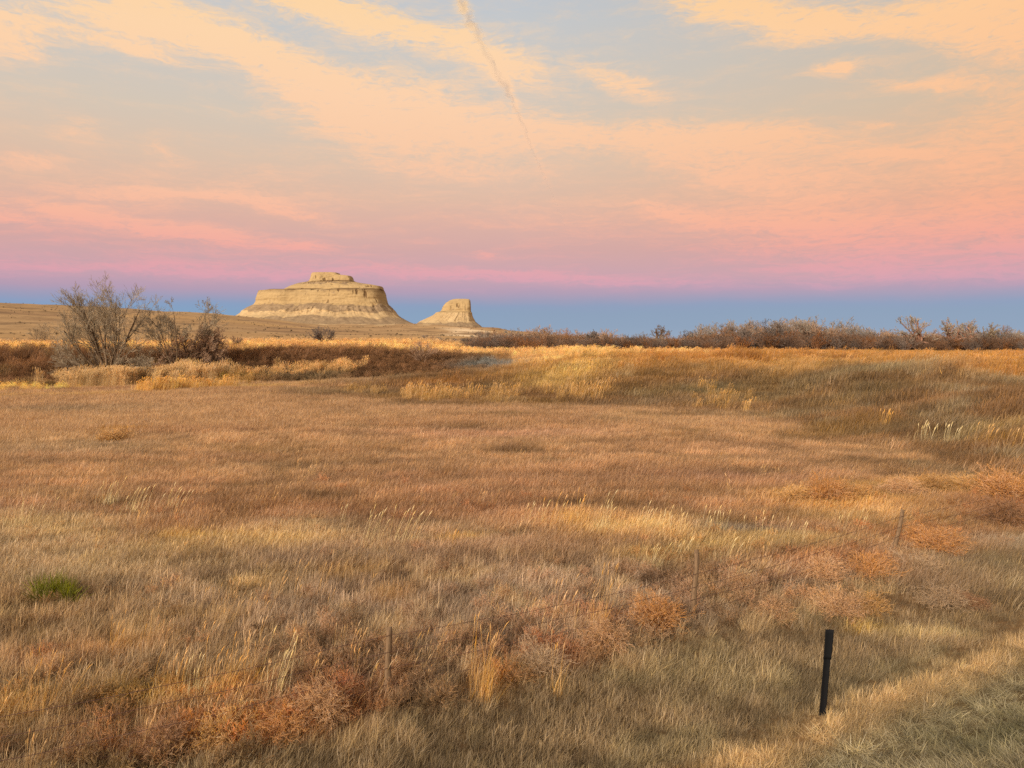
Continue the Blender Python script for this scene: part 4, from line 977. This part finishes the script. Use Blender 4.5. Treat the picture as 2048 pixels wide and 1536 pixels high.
tree('bare_shrub', x, y, tree_meshes(62, 3.0, 12, .6, .04, 'dark', 'rust', (6, 5, 4), .010, .05, .1), 'thin see-through rusty shrub on the left end of the mound', 'shrub')
x, y = base(85, 160)
tree('bare_shrub', x, y, tree_meshes(63, 4.2, 12, .6, .05, 'grey', 'grey', (5, 5, 4), .012, .05, .1), 'faint grey-green leafless bush on the range at far left', 'shrub')
# thicket row on the right
PR = [tree_meshes(80, 6.0, 10, .6, .10, 'dark', 'mauve', (6, 6, 5), .022, .04, .11), tree_meshes(81, 6.0, 12, .7, .09, 'dark', 'rust', (6, 6, 5), .022, .04, .11),
      tree_meshes(82, 6.0, 9, .55, .11, 'pink', 'pink', (6, 6, 5), .022, .05, .11), tree_meshes(83, 6.0, 14, .75, .08, 'dark', 'orange', (6, 6, 4), .024, .04, .12),
      tree_meshes(84, 6.0, 12, .65, .09, 'dark', 'dark', (6, 6, 5), .022, .04, .12)]
LB = ['mauve grey leafless tree in the thicket behind the mound', 'rusty leafless tree in the thicket behind the mound', 'pinkish tan leafless tree in the thicket behind the mound',
      'orange-brown leafless shrub in the thicket behind the mound', 'dark leafless tree in the thicket behind the mound']
GT = ['mauve grey trees in the thicket', 'rusty trees in the thicket', 'pinkish trees in the thicket', 'orange-brown shrubs in the thicket', 'dark trees in the thicket']
g = np.random.default_rng(99)
TOPX = [860, 930, 960, 1040, 1150, 1260, 1340, 1380, 1450, 1560, 1640, 1700, 1760, 1800, 1900, 1960, 2048, 2200]
TOPY = [690, 680, 666, 663, 664, 667, 670, 663, 656, 652, 650, 657, 660, 662, 662, 662, 664, 662]
def z_of(py, Y): return at(1024, py, Y)[2]
PXS = []
px = 850.
while px < 2160:
    PXS.append(px); px += g.uniform(5, 13) if px > 1380 or px < 1330 else g.uniform(12, 22)
for px in PXS:
    Y = g.uniform(150, 205) if px > 1150 else g.uniform(150, 260)
    k = int(g.choice(5, p=[.30, .26, .16, .12, .16] if px > 1380 else [.14, .42, .1, .10, .24]))
    x, y = base(px, Y); top = np.interp(px, TOPX, TOPY) + abs(g.normal(0, 4)) - 1
    hgt = max(1.6, z_of(top, Y) - Hs(x, y)); s = hgt / 5.6 * g.uniform(.62, 1.22)
    tree('thicket_tree', x, y, PR[k], LB[k], 'tree', GT[k], (s * g.uniform(1.0, 1.4), s * g.uniform(1, 1.3), s), g.uniform(0, 6.28))
# thick underbrush mass
xs = g.uniform(870, 2180, 2600); Ys = g.uniform(140, 215, 2600); x = (xs - 1024) / F * Ys
top = np.interp(xs, TOPX, TOPY); hh = np.clip((ZC + (678 + 6 - top - 7) / F * Ys - H(x, Ys)) * g.uniform(.4, .75, 2600), .8, 5)
ucol = np.array([lin(c) for c in [(124, 86, 60), (136, 98, 72), (124, 98, 80), (146, 92, 54), (108, 80, 62)]])[g.integers(0, 5, 2600)]
scatter_obj('underbrush', 'brushy', place(x, Ys), g.uniform(0, 6.28, 2600), hh * 1.1, KA * ucol * g.uniform(.8, 1.15, (2600, 1)), 'tangled brown underbrush filling the thicket behind the mound', 'brush', zs=hh)
# named trees in the thicket
for k, (px, Y, top, sp, st, tr, ksp, lb) in enumerate([
      (1838, 150, 632, .75, 7, 1.6, 'pink', 'tall bare tree with a wide rounded crown, standing above the thicket'),
      (1902, 152, 643, .7, 6, 1.8, 'pink', 'bare tree with a crooked flat crown right of the tall rounded one'),
      (1935, 156, 645, .55, 6, 1.2, 'pink', 'bare tree leaning into the crooked flat crowned one'),
      (1975, 158, 655, .5, 5, 1.0, 'grey', 'smaller bare tree at the right end of the taller three'),
      (1314, 170, 660, .45, 6, 1.0, 'dark', 'lone bare tree sticking up left of the gap in the thicket'),
      (1186, 160, 668, .6, 6, .8, 'dark', 'bare tree standing up behind the left part of the mound')]):
    x, y = base(px, Y); h_ = z_of(top, Y) - Hs(x, y)
    tree('bare_tree', x, y, tree_meshes(120 + k, h_ * 1.15, st, sp, .26, 'pink' if ksp == 'pink' else 'dark', {'pink': 'pink', 'grey': 'grey', 'dark': 'dark'}[ksp], (5, 5, 5, 3), .026, .05, .17, trunk=tr), lb, 'tree')

# ------------------------------------------------------------------ wire fence
WOOD = noise_mat('weathered_wood', (98, 76, 54), (146, 118, 88), 14, .8, .9, 8, (6, 6, .6), .01)
WIRE = noise_mat('rusty_wire', (70, 44, 34), (110, 74, 56), 40, .2, .6)
def fence():
    e = bpy.data.objects.new('wire_fence', None); COL.objects.link(e)
    tag(e, 'four-strand barbed wire fence on weathered wooden posts crossing the foreground', 'fence')
    bases = [(-6.75, 7.65, 1.05, (.02, .03)), (-1.72, 10.5, 1.0, (.0, .03)), (3.2, 13.4, 1.32, (.02, -.03)), (8.75, 17.6, 1.05, (.27, .08)), (16.6, 23.0, 1.0, (-.05, .0)), (20.5, 26.0, 1.1, (0, 0))]
    tops = []
    e.location = (bases[1][0], bases[1][1], Hs(bases[1][0], bases[1][1]))
    off = np.array(e.location)
    for k, (x, y, h, ln) in enumerate(bases):
        g = np.random.default_rng(700 + k); z0 = Hs(x, y); n = 12; t = np.linspace(0, 1, n)
        c = np.stack([x + ln[0] * t * h + .012 * np.sin(t * 7 + k), y + ln[1] * t * h, z0 - .25 + (h + .25) * t], 1)
        sd_ = 12; a = np.arange(sd_) * 2 * math.pi / sd_
        rad = (.052 - .012 * t)[:, None] * (1 + .13 * np.sin(a * 3 + k)[None] + g.normal(0, .04, (n, sd_)))
        V = c[:, None] + np.stack([np.cos(a)[None] * rad, np.sin(a)[None] * rad, g.normal(0, .004, (n, sd_))], -1)
        V[-1, :, 2] += .02 * np.cos(a + k); V = V.reshape(-1, 3)
        i = np.arange(n * sd_).reshape(n, sd_); j = np.roll(i, -1, 1); q = np.stack([i[:-1], j[:-1], j[1:], i[1:]], -1).reshape(-1, 4)
        V = np.concatenate([V, [c[-1] + [0, 0, .012]]]); tr = np.stack([i[-1], j[-1], np.full(sd_, n * sd_)], -1)
        o = link('fence_post', mesh('fence_post', V - off, [q, tr], WOOD, True), e)
        if k == 3: o['label'] = 'leaning grey wooden post'
        tops.append((c, h))
    for w, f in enumerate((.93, .69, .46, .22)):
        b = MB(); g = np.random.default_rng(800 + w)
        for k in range(len(bases) - 1):
            c0, h0 = tops[k]; c1, h1 = tops[k + 1]
            def pt(c, h):
                zz = c[2 if 0 else 0, 2] + .25 + f * .98; return np.array([np.interp(zz, c[:, 2], c[:, 0]), np.interp(zz, c[:, 2], c[:, 1]) - .05, zz])
            a, d = pt(c0, h0), pt(c1, h1); t = np.linspace(0, 1, 40)
            P = a[None] * (1 - t[:, None]) + d[None] * t[:, None]; P[:, 2] -= (.05 + .05 * g.random()) * 4 * t * (1 - t) + .006 * np.sin(t * 20 + w)
            V, q = tubes(P[None], np.full((1, 40), .0036), 4); b.add(V - off, q)
            nb = 42; tb = (np.arange(nb) + .5) / nb; B = np.stack([np.interp(tb, t, P[:, m_]) for m_ in range(3)], 1)
            dv = g.normal(size=(nb, 3)) * .022; Q = np.stack([B - dv, B, B + dv], 1); V, q = tubes(Q, np.full((nb, 3), .0018), 3); b.add(V - off, q)
        o = link('wire', b.build('wire', WIRE), e)
fence()

# ------------------------------------------------------------------ black marker post
def marker():
    import bmesh
    x, y = ground_hit(1645, 1432); z0 = Hs(x, y)
    m, nt = newmat('black_plastic'); N = nt.nodes.new; p = N('ShaderNodeBsdfPrincipled'); n = N('ShaderNodeTexNoise'); n.inputs['Scale'].default_value = 14
    r = N('ShaderNodeValToRGB'); r.color_ramp.elements[0].color = (.004, .004, .005, 1); r.color_ramp.elements[1].color = (.009, .009, .010, 1); nt.links.new(n.outputs[0], r.inputs[0]); nt.links.new(r.outputs[0], p.inputs['Base Color'])
    p.inputs['Roughness'].default_value = .75; p.inputs['Specular IOR Level'].default_value = .15; o_ = N('ShaderNodeOutputMaterial'); nt.links.new(p.outputs[0], o_.inputs[0])
    def slab(name, z1, z2, w1, w2, th, lean, curve):
        # curved flat strip with a shallow channel
        nz_, nx_ = 10, 9; t = np.linspace(0, 1, nz_); u = np.linspace(-1, 1, nx_)
        V = []
        for side in (0, 1):
            for k in range(nz_):
                w = (w1 + (w2 - w1) * t[k]) / 2; z = z1 + (z2 - z1) * t[k]
                for q in u: V.append((q * w + lean * z, side * th + curve * (1 - q * q), z))
        V = np.array(V); i = np.arange(2 * nz_ * nx_).reshape(2, nz_, nx_); f = []
        for sd_ in (0, 1):
            a = i[sd_]; q = np.stack([a[:-1, :-1], a[:-1, 1:], a[1:, 1:], a[1:, :-1]], -1).reshape(-1, 4); f.append(q if sd_ == 0 else q[:, ::-1])
        for a, b in ((i[0, :, 0], i[1, :, 0]), (i[1, :, -1], i[0, :, -1]), (i[1, 0], i[0, 0]), (i[0, -1], i[1, -1])):
            f.append(np.stack([a[:-1], a[1:], b[1:], b[:-1]], -1))
        return mesh(name, V, [np.concatenate(f)], m)
    e = bpy.data.objects.new('marker_post', None); COL.objects.link(e); e.location = (x, y, z0); e.rotation_euler = (R(2), 0, R(-8))
    s = (1.19)
    link('post', slab('post', -.2, .77 * s, .085, .085, .012, .045, .012), e)
    link('reflector_panel', slab('reflector_panel', .66 * s, 1.0 * s, 0.098, .108, .010, .045, .010), e).location = (0, -.0105, 0)
    tag(e, 'black flat plastic marker post standing at the edge of the mown verge', 'marker post')
marker()

# ------------------------------------------------------------------ far utility pole
def pole():
    x, y = base(1102, 620); z0 = Hs(x, y) - .2; h = max(7, z_of(655, 620) - z0)
    e = bpy.data.objects.new('utility_pole', None); COL.objects.link(e); e.location = (x, y, z0)
    b = MB(); t = np.linspace(0, 1, 5); V, q = tubes(np.stack([0 * t, 0 * t, h * t], 1)[None], (.17 - .05 * t)[None], 8); b.add(V, q); link('pole', b.build('pole', WOOD), e)
    b = MB(); V, q = tubes(np.array([[[-1.2, -.2, h * .93], [0, -.2, h * .93], [1.2, -.2, h * .93]]]), np.full((1, 3), .07), 4); b.add(V, q); link('crossarm', b.build('crossarm', WOOD), e)
    for dx in (-1.1, -.5, .5, 1.1):
        b = MB(); V, q = tubes(np.array([[[dx, -.2, h * .94], [dx, -.2, h * .955], [dx, -.2, h * .97]]]), np.array([[.05, .08, .03]]), 6); b.add(V, q); link('insulator', b.build('insulator', WOOD), e)
    tag(e, 'tiny wooden utility pole on the skyline right of the smaller butte', 'utility pole')
pole()

# ------------------------------------------------------------------ contrail
def contrail():
    m, nt = newmat('vapour'); N = nt.nodes.new; L = nt.links.new
    tc = N('ShaderNodeTexCoord'); n = N('ShaderNodeTexNoise'); n.inputs['Scale'].default_value = .004; n.inputs['Detail'].default_value = 5; L(tc.outputs['Object'], n.inputs[0])
    a = N('ShaderNodeAttribute'); a.attribute_name = 'shade'
    mr = N('ShaderNodeMapRange'); L(n.outputs[0], mr.inputs[0]); mr.inputs[1].default_value = .30; mr.inputs[2].default_value = .58
    mu = N('ShaderNodeMath'); mu.operation = 'MULTIPLY'; L(mr.outputs[0], mu.inputs[0]); L(a.outputs['Fac'], mu.inputs[1])
    d = N('ShaderNodeBsdfDiffuse'); d.inputs[0].default_value = (.95, .84, .74, 1); t = N('ShaderNodeBsdfTransparent')
    tl = N('ShaderNodeBsdfTranslucent'); tl.inputs[0].default_value = (.82, .78, .76, 1); m1 = N('ShaderNodeMixShader'); m1.inputs[0].default_value = .3; L(d.outputs[0], m1.inputs[1]); L(tl.outputs[0], m1.inputs[2])
    mx = N('ShaderNodeMixShader'); L(mu.outputs[0], mx.inputs[0]); L(t.outputs[0], mx.inputs[1]); L(m1.outputs[0], mx.inputs[2])
    o = N('ShaderNodeOutputMaterial'); L(mx.outputs[0], o.inputs[0])
    pts = [(905, -90, 16), (928, 5, 13), (936, 30, 13), (952, 62, 11), (972, 100, 9), (990, 140, 9), (1008, 168, 9), (1022, 195, 6), (1042, 240, 5), (1062, 290, 4), (1082, 340, 3.5), (1104, 385, 3), (1130, 450, 3)]
    px = np.array([p[0] for p in pts], float); py = np.array([p[1] for p in pts], float); ww = np.array([p[2] for p in pts], float)
    n_ = 420; t = np.linspace(0, len(pts) - 1, n_); k = np.arange(len(pts))
    X = np.interp(t, k, px); Yp = np.interp(t, k, py); W = np.interp(t, k, ww)
    g = np.random.default_rng(3); b = MB(); c = []
    for i in range(n_):
        d = pix_dir(X[i], Yp[i]); el = d[2] / math.hypot(d[0], d[1]); c.append(d / np.linalg.norm(d[:2]) * (4200 / el))
    c = np.array(c); dist = np.linalg.norm(c, axis=1); rad = W / F * dist * .85
    org = c[0].copy()
    for s_, (sh_, al_) in enumerate(((1.25, .04), (1.0, .05), (.75, .06), (.5, .08), (.3, .10))):
        off = np.zeros(3)
        lump = .55 + .6 * vnoise(t * 3, t * 0, 5) + .25 * vnoise(t * 8, t * 0 + s_, 9)
        P = c + np.stack([(vnoise(t * 3, t * 0, 11) - .5) * rad * 1.1 + off[0] * rad * .6, 0 * t, (vnoise(t * 4 + s_, t * 0, 15) - .5) * rad * .9 + off[2] * rad * .5], 1)
        V, q = tubes((P - org)[None], (rad * lump * .85 * sh_)[None], 14)
        al = np.repeat(np.interp(t, [0, 3, 4, 4.6, 7, 9, 12], [1., .8, .3, 1., .7, .35, .1]) * al_, 14)
        b.add(V, q, al)
    o = link('contrail', b.build('contrail', m, True)); o.location = org
    o.visible_shadow = True
    tag(o, 'crooked fading vapour trail descending through the middle of the sky', 'contrail')
contrail()
